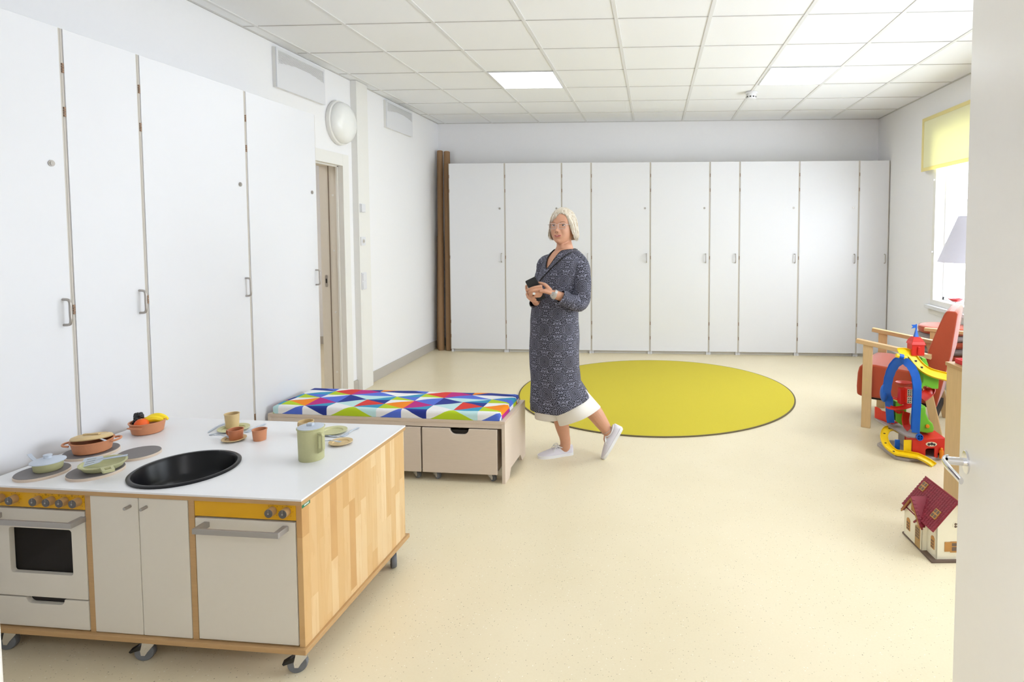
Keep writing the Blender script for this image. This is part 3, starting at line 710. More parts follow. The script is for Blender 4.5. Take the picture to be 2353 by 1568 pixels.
b.build('berries', 'berry', t, smooth=True)
for k in range(2):
    t = thing('toy_banana', ['yellow play banana in front, in the terracotta bowl', 'yellow play banana behind the other one in the terracotta bowl'][k], 'banana', fp+Vector((.012+.004*k, .010+.017*k, .034+.005*k)), R(28), 'play bananas')
    P = [(-.044, 0, .004), (-.030, 0, .014), (-.01, 0, .021), (.012, 0, .021), (.032, 0, .012), (.043, 0, .002)]
    MB().tube(smoothpath(P, 4), [x for x in [.004+.0105*sin(pi*(i/20)) for i in range(21)]], 8).build('banana_body', 'banana', t, smooth=True, angle=25)
# cups, plates, jug
def plate(p, r, m, label, group=None):
    t = thing('toy_plate', label, 'plate', p, 0, group)
    MB().lathe([(.002, 0), (r*.62, 0), (r, .008), (r, .0105), (r*.72, .0075), (r*.68, .0035), (.002, .0035)], n=48).build('plate_body', m, t, smooth=True); return t
def cup(p, r, h, m, label, handle=None, name='toy_cup'):
    t = thing(name, label, 'cup', p)
    MB().lathe([(.002, 0), (r*.86, 0), (r*.88, .003), (r, h-.002), (r+.0015, h-.002), (r+.0015, h), (r-.002, h), (r*.85, .004), (.002, .004)], n=40).build('cup_body', m, t, smooth=True)
    if handle is not None:
        q = Matrix.Rotation(handle, 3, 'Z'); P = [q @ Vector(v) for v in ((r*.95, 0, h*.85), (r+.010, 0, h*.85), (r+.014, 0, h*.6), (r+.008, 0, h*.35), (r*.9, 0, h*.3))]
        MB().tube(smoothpath(P, 3), (.0045, .0025), 8).build('handle', m, t, smooth=True)
    return t
pA = kw(kloc(537, 988)); plate(pA, .062, 'sagepale', 'pale green toy plate under the tall tan cup')
cup(kw(kloc(534, 984))+Vector((0, 0, .004)), .029, .062, 'tan', 'tall tan toy cup standing on the pale green plate')
pB = kw(kloc(538, 1012)); plate(pB, .046, 'tan', 'tan toy saucer under the terracotta cup with handle')
cup(pB+Vector((.004, .006, .004)), .0285, .042, 'terracotta_dark', 'terracotta toy cup with handle, on the tan saucer', R(175))
cup(kw(kloc(597, 1011)), .0275, .046, 'terracotta', 'terracotta toy beaker standing alone on the white worktop')
def pix(kind, label, u0, v0, u1, v1, z=.001, pitch=0.):
    a = kw(kloc(u0, v0)); c = kw(kloc(u1, v1)); d = c-a; a.z += z
    return cutlery(kind, label, a, atan2(d.y, d.x), min(.14, d.length), pitch=pitch)
pix('knife', 'blue-grey toy knife left of the tall tan cup, farther one', 517, 974, 477, 996)
pix('spoon', 'blue-grey toy spoon lying flat left of the terracotta cup', 524, 996, 480, 1001)
pix('fork', 'blue-grey toy fork between the tall cup and the lone beaker', 610, 975, 566, 995)
pix('spoon', 'blue-grey toy spoon lying over the edge of the tan saucer by the cup', 493, 1008, 536, 1014, .013)
# jug
p = kw(kloc(716, 1054)); 
t = thing('toy_jug', 'sage-green toy jug with blue-grey lid at the right of the worktop', 'jug', p)
MB().lathe([(.002, 0), (.0435, 0), (.045, .003), (.047, .118), (.050, .121), (.050, .1245), (.002, .1245)], n=56).build('jug_body', 'sage', t, smooth=True)
ld = MB().lathe([(.047, .124), (.047, .1265), (.040, .128), (.012, .130), (.002, .130)], n=48).build('lid', 'bluegrey', t, smooth=True)
MB().box(-.013, .011, -.009, .009, .128, .140).build('lid_knob', 'bluegrey', ld, bevel=.003)
ha = R(-24)
b = MB().prism([(.042, .026), (.066, .040), (.074, .050), (.074, .102), (.068, .110), (.042, .110)], -.006, .006, 'y', holes=[[(.052, .046), (.063, .052), (.063, .100), (.052, .100)]]); o = b.build('handle', 'sage', t, bevel=.002, rz=ha)
cup(kw(kloc(704, 998)), .030, .058, 'tan', 'tan toy cup mostly hidden behind the green jug', R(165))
pC = kw(kloc(765, 994)); plate(pC, .058, 'sagepale', 'pale green toy plate right behind the green jug')
pD = kw(kloc(783, 1020)); plate(pD, .046, 'tan', 'tan toy saucer right of the jug, near the worktop edge')
pix('knife', 'blue-grey toy knife between the green plate and the right tan saucer', 735, 1003, 780, 1006)
pix('fork', 'blue-grey toy fork pointing at the right tan saucer from behind', 824, 984, 785, 1005)
pix('fork', 'blue-grey toy fork resting on the rim of the right tan saucer', 744, 1021, 783, 1023, .012)

# ------------------------------------------------------------------ bench with rolling drawers
BO = Vector((1.883, 3.345, 0)); BA = R(-2.6); BL = 1.485; BD = .45; BT = .372
t = thing('storage_bench', 'low pale birch storage bench beside the left cupboards, under a patterned cushion', 'bench', BO, BA)
MB().box(-BL, 0, 0, BD, BT-.018, BT).build('seat_board', 'ply3', t, bevel=.001)
b = MB().prism([(0, 0), (.085, 0), (.12, .05), (BD-.12, .05), (BD-.085, 0), (BD, 0), (BD, BT-.018), (0, BT-.018)], -.020, 0, 'x'); b.build('end_panel', 'ply2', t, bevel=.001)
b = MB().prism([(0, 0), (.085, 0), (.12, .05), (BD-.12, .05), (BD-.085, 0), (BD, 0), (BD, BT-.018), (0, BT-.018)], -BL, -BL+.020, 'x'); b.build('end_panel', 'ply2', t, bevel=.001)
MB().box(-BL+.02, -.02, .004, .022, .327, BT-.018).build('front_rail', 'ply2', t, bevel=.001)
MB().box(-BL+.02, -.02, BD-.02, BD-.004, .06, BT-.018).build('back_rail', 'ply2', t)
for k in range(3):
    x1 = -.048-k*.466; x0_ = x1-.456
    d = thing('rolling_drawer', ['pale birch rolling drawer under the bench, nearest the right end', 'pale birch rolling drawer under the bench, middle one half hidden by the kitchen', 'pale birch rolling drawer under the bench, hidden left one'][k], 'drawer', BO, BA, 'rolling drawers under the bench')
    zt = .322; c = (x0_+x1)/2
    MB().prism([(x0_, .053), (x1, .053), (x1, zt)]+notch(c-.058, c+.058, zt, .034)+[(x0_, zt)], -.004, .012, 'y').build('drawer_front', 'ply2', d, bevel=.0025)
    MB().box(x0_+.01, x0_+.022, .012, BD-.05, .06, zt-.01).box(x1-.022, x1-.01, .012, BD-.05, .06, zt-.01).box(x0_+.01, x1-.01, BD-.062, BD-.05, .06, zt-.01).box(x0_+.01, x1-.01, .012, BD-.05, .055, .065).build('drawer_box', 'ply3', d)
    MB().box(x0_+.022, x1-.022, .014, .018, .2, zt-.012).build('cutout_shade', 'dark', d)  # dark sheet painting the shade behind the finger cut-out
    for xx in (x0_+.065, x1-.05): caster(xx, .045, d, False, 2.6, h=.055, r=.021)
    for xx in (x0_+.065, x1-.05): caster(xx, BD-.09, d, False, 1.9, h=.055, r=.021)
# cushion with a triangle print (pattern measured on a 157 x 81 mm lattice)
def cushion():
    pal = {'w': (242, 240, 240), 'g': (184, 208, 30), 'p': (84, 112, 212), 't': (52, 150, 190), 'o': (246, 138, 10), 'r': (222, 56, 48), 'm': (190, 30, 128), 'n': (30, 50, 140), 'c': (196, 230, 230)}
    keys = list(pal); mats = [mat('print_'+k, pal[k], .85, var=.05, vscale=300, bump=.15, bscale=700) for k in keys]
    # cell (column, row): (diagonal '/' or '\\', upper colour, lower colour)
    C = {(0, 3): ('/', 'w', 't'), (0, 2): ('\\', 'p', 'g'), (0, 1): ('/', 'w', 'o'), (0, 0): ('\\', 'o', 'g'), (0, -1): ('/', 'w', 'p'), (0, 4): ('\\', 'p', 'n'),
     (1, 3): ('\\', 'r', 'g'), (1, 2): ('/', 'w', 'p'), (1, 1): ('\\', 'p', 'm'), (1, 0): ('/', 'm', 't'), (1, -1): ('\\', 'n', 'w'), (1, 4): ('/', 'w', 'r'),
     (2, 3): ('/', 'm', 'p'), (2, 2): ('\\', 'c', 'n'), (2, 1): ('/', 'n', 'c'), (2, 0): ('\\', 'c', 'w'), (2, -1): ('/', 'w', 'g'), (2, 4): ('\\', 'n', 'm'),
     (3, 3): ('\\', 'w', 'p'), (3, 2): ('/', 'c', 't'), (3, 1): ('\\', 'n', 'r'), (3, 0): ('/', 'r', 't'), (3, -1): ('\\', 'c', 'g'), (3, 4): ('/', 'o', 'n')}
    low = {0: ('\\', 'w', 'p'), 1: ('/', 'w', 'c'), 2: ('\\', 'g', 'g'), 3: ('/', 'n', 'w')}
    S0, DS, T0, DT = -1.42, .1567, .030, .0805
    x0, x1, y0, y1, zt, th, rd = -1.462, -.028, .006, .418, BT+.050, .050, .016
    def axis(s, a, b_):
        if s < a: return a, a-s
        if s > b_: return b_, s-b_
        return s, 0.
    def fold(s, t):
        bx, ex = axis(s, x0+rd, x1-rd); by, ey = axis(t, y0+rd, y1-rd)
        e = sqrt(ex*ex+ey*ey); 
        if e == 0: z = zt + .0025*sin(s*19.)*sin(t*23.+s*7); return (s, t, z)
        ux, uy = ((-1 if s < bx else 1)*ex/e, (-1 if t < by else 1)*ey/e)
        q = rd*pi/2
        if e < q: a = e/rd; h = rd*sin(a); z = zt-rd*(1-cos(a))
        else: h = rd; z = max(BT+.001, zt-rd-(e-q))
        return (bx+ux*h, by+uy*h, z + (.0025*sin(s*19.)*sin(t*23.+s*7) if e < q else 0))
    b = MB(); n = 7
    for i in range(-2, 11):
        for j in range(-3, 7):
            ii = i % 4; c = C.get((ii, j)) or (low[ii] if j <= -2 else C[((i+2) % 4, 0)])
            P00, P10, P01, P11 = [(S0+(i+a)*DS, T0+(j+d)*DT) for a, d in ((0, 0), (1, 0), (0, 1), (1, 1))]
            if c[0] == '/': tri = [((P00, P11, P01), c[1]), ((P00, P10, P11), c[2])]
            else: tri = [((P01, P10, P11), c[1]), ((P01, P00, P10), c[2])]
            for (A, B_, D_), k in tri:
                idx = {}; base = len(b.v)
                for p in range(n+1):
                    for q in range(n+1-p):
                        s = A[0]+(B_[0]-A[0])*p/n+(D_[0]-A[0])*q/n; tt = A[1]+(B_[1]-A[1])*p/n+(D_[1]-A[1])*q/n
                        idx[(p, q)] = len(b.v); b.v.append(fold(s, tt))
                for p in range(n):
                    for q in range(n-p):
                        fs = [(idx[(p, q)], idx[(p+1, q)], idx[(p, q+1)])]
                        if p+q < n-1: fs.append((idx[(p+1, q)], idx[(p+1, q+1)], idx[(p, q+1)]))
                        for f in fs:
                            v = [Vector(b.v[x]) for x in f]
                            if (v[1]-v[0]).cross(v[2]-v[0]).length > 1e-7: b.f.append(list(f)); b.mi.append(keys.index(k))
    return b, mats
b, mats = cushion()
t = thing('bench_cushion', 'flat seat cushion with bright multicoloured triangle print on the birch bench', 'cushion', BO, BA)
o = b.build('cover', mats, t)
bm = bmesh.new(); bm.from_mesh(o.data); bmesh.ops.remove_doubles(bm, verts=bm.verts, dist=1e-5); bmesh.ops.recalc_face_normals(bm, faces=bm.faces); bm.to_mesh(o.data); bm.free()
o.data.polygons.foreach_set('use_smooth', [True]*len(o.data.polygons))

# ------------------------------------------------------------------ armchairs
def armchair(label, loc, rz):
    t = thing('armchair', label, 'armchair', loc, rz); W = .60
    seat = [(-.078, .40), (-.066, .452), (-.03, .474), (.05, .478), (.40, .452), (.46, .24), (.05, .225), (-.05, .225), (-.08, .235), (-.083, .30)]
    MB().prism(seat, .03, W-.03, 'y').build('seat', 'rust', t, smooth=True, bevel=.014, seg=3, angle=50)
    MB().box(-.03, .40, .05, W-.05, .21, .228).build('seat_frame', 'dark', t)
    back = [(.502, .912), (.515, .922), (.565, .920), (.577, .905), (.541, .60), (.508, .45), (.462, .22), (.440, .215), (.402, .40), (.390, .565), (.398, .625), (.457, .80), (.49, .89)]
    MB().prism(back, .035, W-.035, 'y').build('backrest', 'rust', t, smooth=True, bevel=.012, seg=3, angle=30)
    for y in (0, W):
        s = -1 if y == 0 else 1; ya, yb = sorted((y-.013, y+.013))
        MB().prism([(-.036, 0), (.030, 0), (.034, .634), (-.032, .642)], ya, yb, 'y').build('front_leg', 'beech', t, bevel=.003)
        MB().prism([(.455, 0), (.515, 0), (.375, .60), (.318, .607)], ya, yb, 'y').build('rear_leg', 'beech', t, bevel=.003)
        MB().prism([(-.084, .640), (-.080, .671), (.425, .605), (.425, .574)], y-.026, y+.026, 'y').build('armrest', 'arm', t, bevel=.003)
        b = MB()
        for z in (.27, .37): b.cyl((-.002, y+s*.0125, z), (-.002, y+s*.0155, z), .008, 16)
        b.cyl((.40, y+s*.0125, .30), (.40, y+s*.0155, .30), .008, 16)
        b.build('bolt_cap', 'brass', t)
    MB().box(.43, .46, .013, W-.013, .11, .16).build('rear_stretcher', 'dark', t)
    return t
ac = armchair('rust wool armchair with wooden arms standing behind the toy ramp tower', (4.357, 4.493, 0), R(-30.5))
tipw = atz(2124, 753, .673); SA = R(-35)
st = thing('cushion_stand', 'low wooden stand with white-edged rail holding round cushions under the window', 'stand', (tipw.x, tipw.y, 0), SA)
MB().box(0, .46, -.02, .022, .645, .673).build('rail', 'arm', st, bevel=.004)
for xx in (.045, .375): MB().box(xx, xx+.066, -.012, .014, 0, .645).build('post', 'beech', st, bevel=.003)
MB().box(.02, .45, .016, .45, .315, .334).build('board', 'beech', st, bevel=.002)
for xx in (.03, .40): MB().box(xx, xx+.04, .40, .44, 0, .315).build('leg', 'beech', st, bevel=.003)
cc = Vector((5.248, 5.211, 0))
nm = ['lowest grey round cushion of the stack', 'second rust round cushion from the bottom of the stack', 'lower middle grey round cushion of the stack', 'upper middle rust round cushion of the stack', 'upper grey round cushion, just below the topmost', 'topmost rust round cushion of the stack by the window']
zc = .335
for k in range(6):
    th = .051 if k < 5 else .062
    t = thing('round_cushion', nm[k]+(' by the window' if k < 5 else ''), 'cushion', (cc.x+.006*((k*7) % 3-1), cc.y+.005*((k*5) % 3-1), zc), 0, 'round cushions stacked by the window')
    r = .205; pf = [(.002, 0), (r-.02, 0), (r-.006, .008), (r, th*.5), (r-.006, th-.008), (r-.02, th), (r-.024, th+.0015), (.002, th+.003)]
    MB().lathe(pf, n=56).build('cover', 'rust' if k % 2 else 'greywool', t, smooth=True, angle=60)
    MB().lathe([(r-.007, th-.009), (r-.003, th-.006), (r-.008, th-.003)], n=56, cap=False).build('piping', 'rust' if k % 2 else 'greywool', t, smooth=True)
    zc += th+.0035

# ------------------------------------------------------------------ side cabinet by the door with a red tray
tl = at(2172, 831, 3.30); d2 = atz(2216, 848, tl.z); dv = (d2-tl); ca = atan2(dv.y, dv.x); TZ = tl.z
t = thing('birch_cabinet', 'birch cabinet end partly hidden behind the open white door', 'cabinet', (tl.x, tl.y, 0), ca)
b = MB().box(0, .42, 0, .55, TZ-.020, TZ); b.build('top_board', 'ply', t, bevel=.002)
MB().box(.006, .4, .006, .024, 0, TZ-.020).build('side_panel', 'beech', t, bevel=.002)
MB().box(.006, .4, .526, .544, 0, TZ-.020).build('side_panel', 'beech', t, bevel=.002)
MB().box(.38, .4, .024, .526, .03, TZ-.020).build('back_panel', 'beech', t)
for z in (.05, .40): MB().box(.03, .38, .024, .526, z, z+.018).build('shelf', 'beech', t)
c, s = cos(ca), sin(ca)
def tw(x, y, z): return Vector((tl.x+x*c-y*s, tl.y+x*s+y*c, z))
t = thing('red_tray', 'shallow red tray lying on the birch cabinet beside the door', 'tray', tw(.038, .03, TZ+.001), ca)
MB().prism(rect(0, .26, 0, .20), 0, .004, 'z').box(0, .26, 0, .006, .004, .026).box(0, .26, .194, .2, .004, .026).box(0, .006, .006, .194, .004, .026).box(.254, .26, .006, .194, .004, .026).build('tray_body', 'redtray', t, bevel=.002)
t = thing('toy_block', 'yellow and white toy piece lying in the red tray', 'toy', tw(.11, .08, TZ+.006), ca)
MB().box(0, .09, 0, .05, 0, .016).build('yellow_part', 'tyellow', t, bevel=.003); MB().prism([(0, .016), (.09, .016), (.09, .042)], .005, .045, 'y').build('white_part', 'white', t, bevel=.002)

# floor lamp between window and door, its shade shows before the glass
lx, ly = 5.02, 4.32
t = thing('floor_lamp', 'floor lamp with white cone shade in front of the window', 'lamp', (lx, ly, 0))
MB().lathe([(.235, 1.262), (.108, 1.592), (.105, 1.592), (.232, 1.262)], n=48, cap=False).build('lamp_shade', 'shade', t, smooth=True)
MB().tube([(0, 0, .02), (0, 0, 1.5)], .010, 14).build('pole', 'metal', t, smooth=True); MB().lathe([(.13, 0), (.13, .016), (.02, .022)], n=36).build('base', 'metal', t, smooth=True)
MB().ball((0, 0, 1.46), .035, 18).build('bulb', 'opal', t, smooth=True)
# small things on the window sill
p = at(2220, 683, 5.0); 
rb = thing('red_dish', 'small red rimmed dish on a wire stand on the window sill', 'dish', (RX-.03, 5.43, WZ0+.001))
MB().lathe([(.002, .09), (.03, .092), (.062, .115), (.060, .118), (.028, .097), (.002, .096)], n=30).build('dish', 'redtray', rb, smooth=True)
MB().tube([(0, 0, .0), (0, 0, .092)], .003, 8).lathe([(.028, 0), (.028, .003), (.003, .004)], n=20).build('stand', 'metal', rb, smooth=True)

# ------------------------------------------------------------------ the open room door beside the camera
DE = Vector((3.4735, 1.420, 0)); dth = R(13.)      # free edge and bearing of the leaf
t = thing('room_door', 'large white open door leaf with chrome lever at the right edge of view', 'door', DE, -dth)
# local y runs from hinge (-) to the free edge (0); visible face is x=0
MB().box(0, .042, -.955, 0, .008, 2.065).build('door_leaf', 'doorpaint', t, bevel=.0015)
hz = .962
lv = bpy.data.objects.new('lever_handle', None); COL.objects.link(lv); lv.parent = t; lv.location = (0, -.062, hz)
MX = Matrix.Rotation(-pi/2, 4, 'Y')
MB().lathe([(.026, 0), (.026, .003), (.0245, .0045), (.012, .0045)], n=40, M4=MX).build('rose', 'chrome', lv, smooth=True)
MB().tube([(-.004, 0, 0), (-.040, 0, .0)], .0090, 24).build('spindle_neck', 'chrome', lv, smooth=True)
pth = smoothpath([(-.036, .010, .003), (-.044, .004, .003), (-.049, -.012, .002), (-.048, -.04, .0), (-.043, -.075, -.001), (-.038, -.110, -.003)], 5)
MB().sweep(pth, [(.0048*cos(2*pi*i/14), .0075*sin(2*pi*i/14)) for i in range(14)], up=(0, 0, 1)).build('lever', 'chrome', lv, smooth=True, angle=50)
# ------------------------------------------------------------------ toy ramp tower
def c3(x, y, Y): return at(1930+x/3.485, 650+y/3.485, Y)
TO = Vector((4.45, 3.95, 0))
tt = thing('toy_ramp_tower', 'tall plastic toy ramp tower in blue, yellow, red and green before the armchair', 'toy', TO)
def L3(x, y, Y): return c3(x, y, Y)-TO
def plist(*p): return [L3(*q) for q in p]
g = MB().prism([(-.158, .150), (-.132, -.09), (-.06, -.125), (.03, -.12), (.19, -.07), (.2, .12), (.12, .2), (-.08, .22)], 0, .022, 'z').build('base_plate', 'tgrey', tt, bevel=.004)
MB().prism([(-.15, .13), (-.128, -.075), (-.06, -.11), (-.09, .05)], .022, .036, 'z').build('base_step', 'tgrey', tt, bevel=.003)
up = [(-.112, .335), (-.092, .17), (-.06, .10), (-.052, .04), (-.034, -.035), (.012, -.067), (.045, -.02), (.064, .04), (.062, .16), (.05, .29), (.02, .345)]
MB().prism(up, .128, .142, 'z').build('upper_deck', 'tgrey', tt, bevel=.003)
MB().box(.0, .02, .05, .19, .02, .128).build('deck_support', 'tgrey', tt)
# red garage
gar = MB().prism([(-.022, .02), (-.022, .133), (.172, .150), (.182, .150), (.182, .02), (.128, .02), (.128, .068), (.108, .076), (.108, .02), (.108, .02)], -.09, -.078, 'y')
gar = MB().prism([(-.022, .018), (.060, .018), (.060, .070), (.074, .080), (.116, .080), (.116, .018), (.138, .018), (.138, .05), (.160, .062), (.184, .062), (.184, .148), (-.022, .132)], -.09, -.080, 'y').box(-.022, -.014, -.08, .02, .018, .13).box(.174, .184, -.08, .06, .018, .145).prism([(-.022, .124), (.184, .140), (.184, .148), (-.022, .132)], -.08, .06, 'y').box(-.014, .174, .05, .058, .018, .12)
gar.build('garage', 'tred', tt, bevel=.002)
MB().prism([(.094+.035*cos(2*pi*i/28), .108+.015*sin(2*pi*i/28)) for i in range(28)], -.0925, -.0905, 'y').build('oval_sticker', 'sticker', tt)
b = MB()
for x, z, r in ((.078, .107, .009), (.096, .110, .010), (.112, .106, .008)): b.prism(circ(x, z, r, 16), -.0932, -.0926, 'y')
b.build('sticker_print', 'stickerdark', tt)
MB().box(.150, .160, -.1, -.09, .02, .06).lathe([(.002, .075), (.012, .072), (.014, .06), (.012, .045), (.014, .02)], (.155, -.1, 0), n=16).ball((.155, -.1, .080), .009, 14).build('orange_figure', 'torange', tt, smooth=True)
MB().box(.184, .200, -.088, -.082, .045, .07).box(.196, .202, -.088, -.082, .045, .085).build('garage_hook', 'tred', tt, bevel=.001)
MB().box(-.075, -.026, -.082, -.076, .03, .128).build('yellow_gate', 'tyellow', tt, bevel=.001)
MB().box(-.11, -.078, -.03, -.022, .03, .11).build('blue_gate', 'tblue', tt, bevel=.001)
# channel tracks
CH = lambda w_, h: [(-w_, h), (-w_, 0), (w_, 0), (w_, h), (w_-.003, h), (w_-.003, .003), (-w_+.003, .003), (-w_+.003, h)]
LR = smoothpath(plist((455, 1190, 4.12), (410, 1172, 4.10), (372, 1185, 4.05), (352, 1235, 3.99), (372, 1300, 3.93), (430, 1355, 3.88), (520, 1400, 3.85), (620, 1440, 3.82), (700, 1470, 3.79), (748, 1490, 3.765)), 5)
nl_ = len(LR)
for i_, p in enumerate(LR): p.z = max(p.z, (.037 if i_ < nl_-11 else .037*(nl_-1-i_)/10)+.001)
tr = MB().sweep(LR, CH(.024, .014), up=(0, -.35, .94)).build('lower_ramp', 'tyellow', tt)
b = MB()
for q in (7, 13, 19, 25): p = LR[q]; b.box(p.x-.006, p.x+.006, p.y-.004, p.y+.006, p.z+.001, p.z+.0055)
b.build('ramp_marks', 'stickerdark', tr)
TR = smoothpath(plist((470, 562, 4.02), (530, 562, 4.03), (575, 590, 4.02), (615, 640, 4.0), (665, 690, 3.98), (730, 725, 3.96), (800, 745, 3.95), (865, 760, 3.94)), 5)
MB().sweep(TR, CH(.030, .014), up=(0, -.75, .66)).build('top_ramp', 'tyellow', tt)
b = MB()
for q in (14, 19): p = TR[q]; b.box(p.x-.007, p.x+.007, p.y-.006, p.y+.004, p.z-.003, p.z+.008)
b.build('ramp_marks', 'stickerdark', tt)
p = L3(490, 590, 3.97)
MB().cyl(p+Vector((-.032, 0, .006)), p+Vector((.036, 0, -.008)), .014, 20).build('yellow_roller', 'tyellow', tt, smooth=True); MB().cyl(p+Vector((-.014, 0, .003)), p+Vector((.014, 0, -.003)), .0165, 20).build('blue_sleeve', 'tblue', tt, smooth=True)
# blue arch: broad channel band standing on two feet
A = smoothpath(plist((402, 1112, 4.12), (394, 1000, 4.11), (388, 930, 4.10), (372, 880, 4.09), (378, 820, 4.08), (392, 750, 4.07), (415, 690, 4.05), (450, 640, 4.03), (495, 618, 4.0), (540, 640, 3.97), (580, 690, 3.94), (605, 760, 3.92), (615, 850, 3.9), (612, 950, 3.89), (606, 1050, 3.885), (600, 1190, 3.88)), 6)
an = MB()
def band(path, prof, axis):
    out = []
    for i, p in enumerate(path):
        d = (path[min(i+1, len(path)-1)]-path[max(i-1, 0)]).normalized(); n_ = d.cross(axis).normalized()
        k_ = 1+.10*abs(sin(i*.62))*(1 if 10 < i < 70 else 0); out.append([p + n_*a*k_ + axis*b_ for a, b_ in prof])
    return out
AX = Vector((.25, .97, 0)).normalized()
BP = [(-.024, -.032), (.024, -.032), (.021, -.026), (.006, -.024), (.006, .024), (.021, .026), (.021, .032), (-.021, .032), (-.021, .026), (-.004, .024), (-.004, -.024), (-.021, -.026)]
an.rings(band(A, BP, AX)); an.build('blue_arch', 'tblue', tt, bevel=.001)
p = L3(352, 885, 4.09); MB().ball(p, .045, 24, sc=(.55, .7, 1.35)).build('arch_bulge', 'tblue', tt, smooth=True)
p = L3(637, 1237, 3.862)
MB().lathe([(.021, -.010), (.021, .010), (.017, .010), (.017, 0), (.002, 0)], n=28, M4=Matrix.Translation(p) @ Matrix.Rotation(pi/2, 4, 'X')).box(p.x-.0015, p.x+.0015, p.y-.009, p.y, p.z-.017, p.z+.017).box(p.x-.017, p.x+.017, p.y-.009, p.y, p.z-.0015, p.z+.0015).build('blue_wheel', 'tblue', tt)
# tower with roof and flag
p0 = L3(556, 563, 4.05); p1 = L3(656, 563, 4.05); zt = L3(605, 432, 4.05).z; cx = (p0.x+p1.x)/2; hw = (p1.x-p0.x)/2; cy = p0.y; zb = p0.z
b = MB(); b.box(cx-hw, cx+hw, cy-.04, cy+.04, zb-.01, zb+.075)
def frus(b, c, w0, d0, z0, w1, d1, z1): b.rings([[(c[0]+sx_*w_, c[1]+sy_*d_, z) for sx_, sy_ in ((-1, -1), (1, -1), (1, 1), (-1, 1))] for w_, d_, z in ((w0, d0, z0), (w1, d1, z1))])
frus(b, (cx, cy), hw+.006, .046, zb+.062, hw*.95, .04, zb+.085); frus(b, (cx, cy), hw*.95, .04, zb+.085, hw*.55, .02, zt)
b.box(cx-.006, cx+.010, cy-.048, cy-.04, zb, zb+.05)
b.build('red_tower', 'tred', tt, bevel=.002)
b = MB(); b.rings([[(cx+sx_*w_, cy+sy_*w_, z) for sx_, sy_ in ((-1, -1), (1, -1), (1, 1), (-1, 1))] for w_, z in ((.014, zt), (.012, zt+.006), (.004, zt+.05), (.004, zt+.085))])
b.prism([(cx-.033, zt+.055), (cx, zt+.062), (cx, zt+.082), (cx-.033, zt+.08), (cx-.022, zt+.068)], cy-.002, cy+.002, 'y'); b.build('blue_flag', 'tblue', tt, bevel=.001)
# green posts, chute and hill
def blockpoly(name, pts, Y0, Y1, m, bev=.003, mi=0):
    q = [L3(x, y, Y0) for x, y in pts]; return MB().prism([(v.x, v.z) for v in q], Y0-TO.y, Y1-TO.y, 'y').build(name, m, tt, bevel=bev, seg=2)
blockpoly('green_post', [(566, 612), (600, 612), (636, 700), (636, 760), (612, 760), (575, 690)], 4.03, 4.08, 'tgreen')
blockpoly('green_support', [(655, 598), (690, 610), (712, 665), (700, 690), (660, 660)], 4.04, 4.08, 'tgreen')
blockpoly('green_chute', [(668, 705), (745, 735), (796, 765), (790, 852), (745, 852), (680, 825), (650, 860), (640, 830), (664, 800)], 3.97, 4.06, 'tgreen', .006)
blockpoly('green_column', [(445, 950), (480, 955), (533, 1010), (530, 1120), (500, 1146), (448, 1110)], 4.08, 4.13, 'tgreen', .004)
q = [(632, 995), (690, 990), (692, 1050), (715, 1100), (745, 1130), (756, 1165), (750, 1200), (700, 1208), (630, 1195), (625, 1100)]
blockpoly('green_hill', q, 3.93, 4.02, 'tgreen', .008)
p = L3(700, 1149, 3.925); MB().lathe([(.013, 0), (.012, -.006), (.002, -.008)], n=20, M4=Matrix.Translation(p) @ Matrix.Rotation(-pi/2, 4, 'X')).lathe([(.013, .0), (.011, .007), (.002, .008)], n=20, M4=Matrix.Translation(p) @ Matrix.Rotation(pi/2, 4, 'X')).build('orange_button', 'torange', tt, smooth=True)
# red curves and sticker tower
def bowl(name, x, y, Y, r, h, m='tred', sy_=.7):
    p = L3(x, y, Y); MB().lathe([(.002, -h), (r*.55, -h), (r, 0), (r+.003, .001), (r+.003, .004), (r-.002, .004), (r*.5, -h+.004), (.002, -h+.004)], p, n=36, sy=sy_).build(name, m, tt, smooth=True, angle=60)
bowl('red_turn', 512, 800, 4.07, .055, .022)
MB().sweep(smoothpath(plist((388, 1000, 4.03), (430, 1012, 4.0), (490, 1010, 3.99), (560, 988, 4.0), (590, 960, 4.03)), 5), CH(.024, .012)).build('red_track', 'tred', tt)
bowl('red_turn', 470, 1022, 4.09, .035, .02)
MB().sweep(smoothpath(plist((425, 925, 4.06), (460, 940, 4.05), (500, 950, 4.05)), 4), CH(.018, .012)).build('red_track', 'tred', tt)
MB().sweep(smoothpath(plist((530, 1035, 4.05), (520, 1090, 4.04), (530, 1140, 4.02), (560, 1175, 4.0)), 4), CH(.022, .014), up=(0, -1, 0)).build('red_slide', 'tred', tt)
MB().sweep(smoothpath(plist((655, 925, 3.98), (690, 900, 3.985), (712, 880, 4.0), (718, 860, 4.03), (700, 842, 4.06)), 5), CH(.030, .02), up=(0, -.7, .7)).build('red_chute', 'tred', tt)
q0 = L3(487, 855, 3.99); q1 = L3(540, 978, 3.99)
MB().box(q0.x, q1.x, .04, .09, q1.z, q0.z).build('red_box', 'tred', tt, bevel=.002)
s0 = L3(538, 852, 3.95); s1 = L3(590, 970, 3.95)
MB().box(s0.x, s1.x, 0.0, .05, s1.z, s0.z).build('sticker_tower', 'tred', tt, bevel=.001)
mz = (s0.z+s1.z)/2
b = MB().box(s0.x+.002, s1.x-.002, -.001, .0, mz+.002, s0.z-.002).box(s0.x+.002, s1.x-.002, -.001, .0, s1.z+.002, mz-.002); b.build('window_sticker', 'sticker', tt)
b = MB(); rr = random.Random(5)
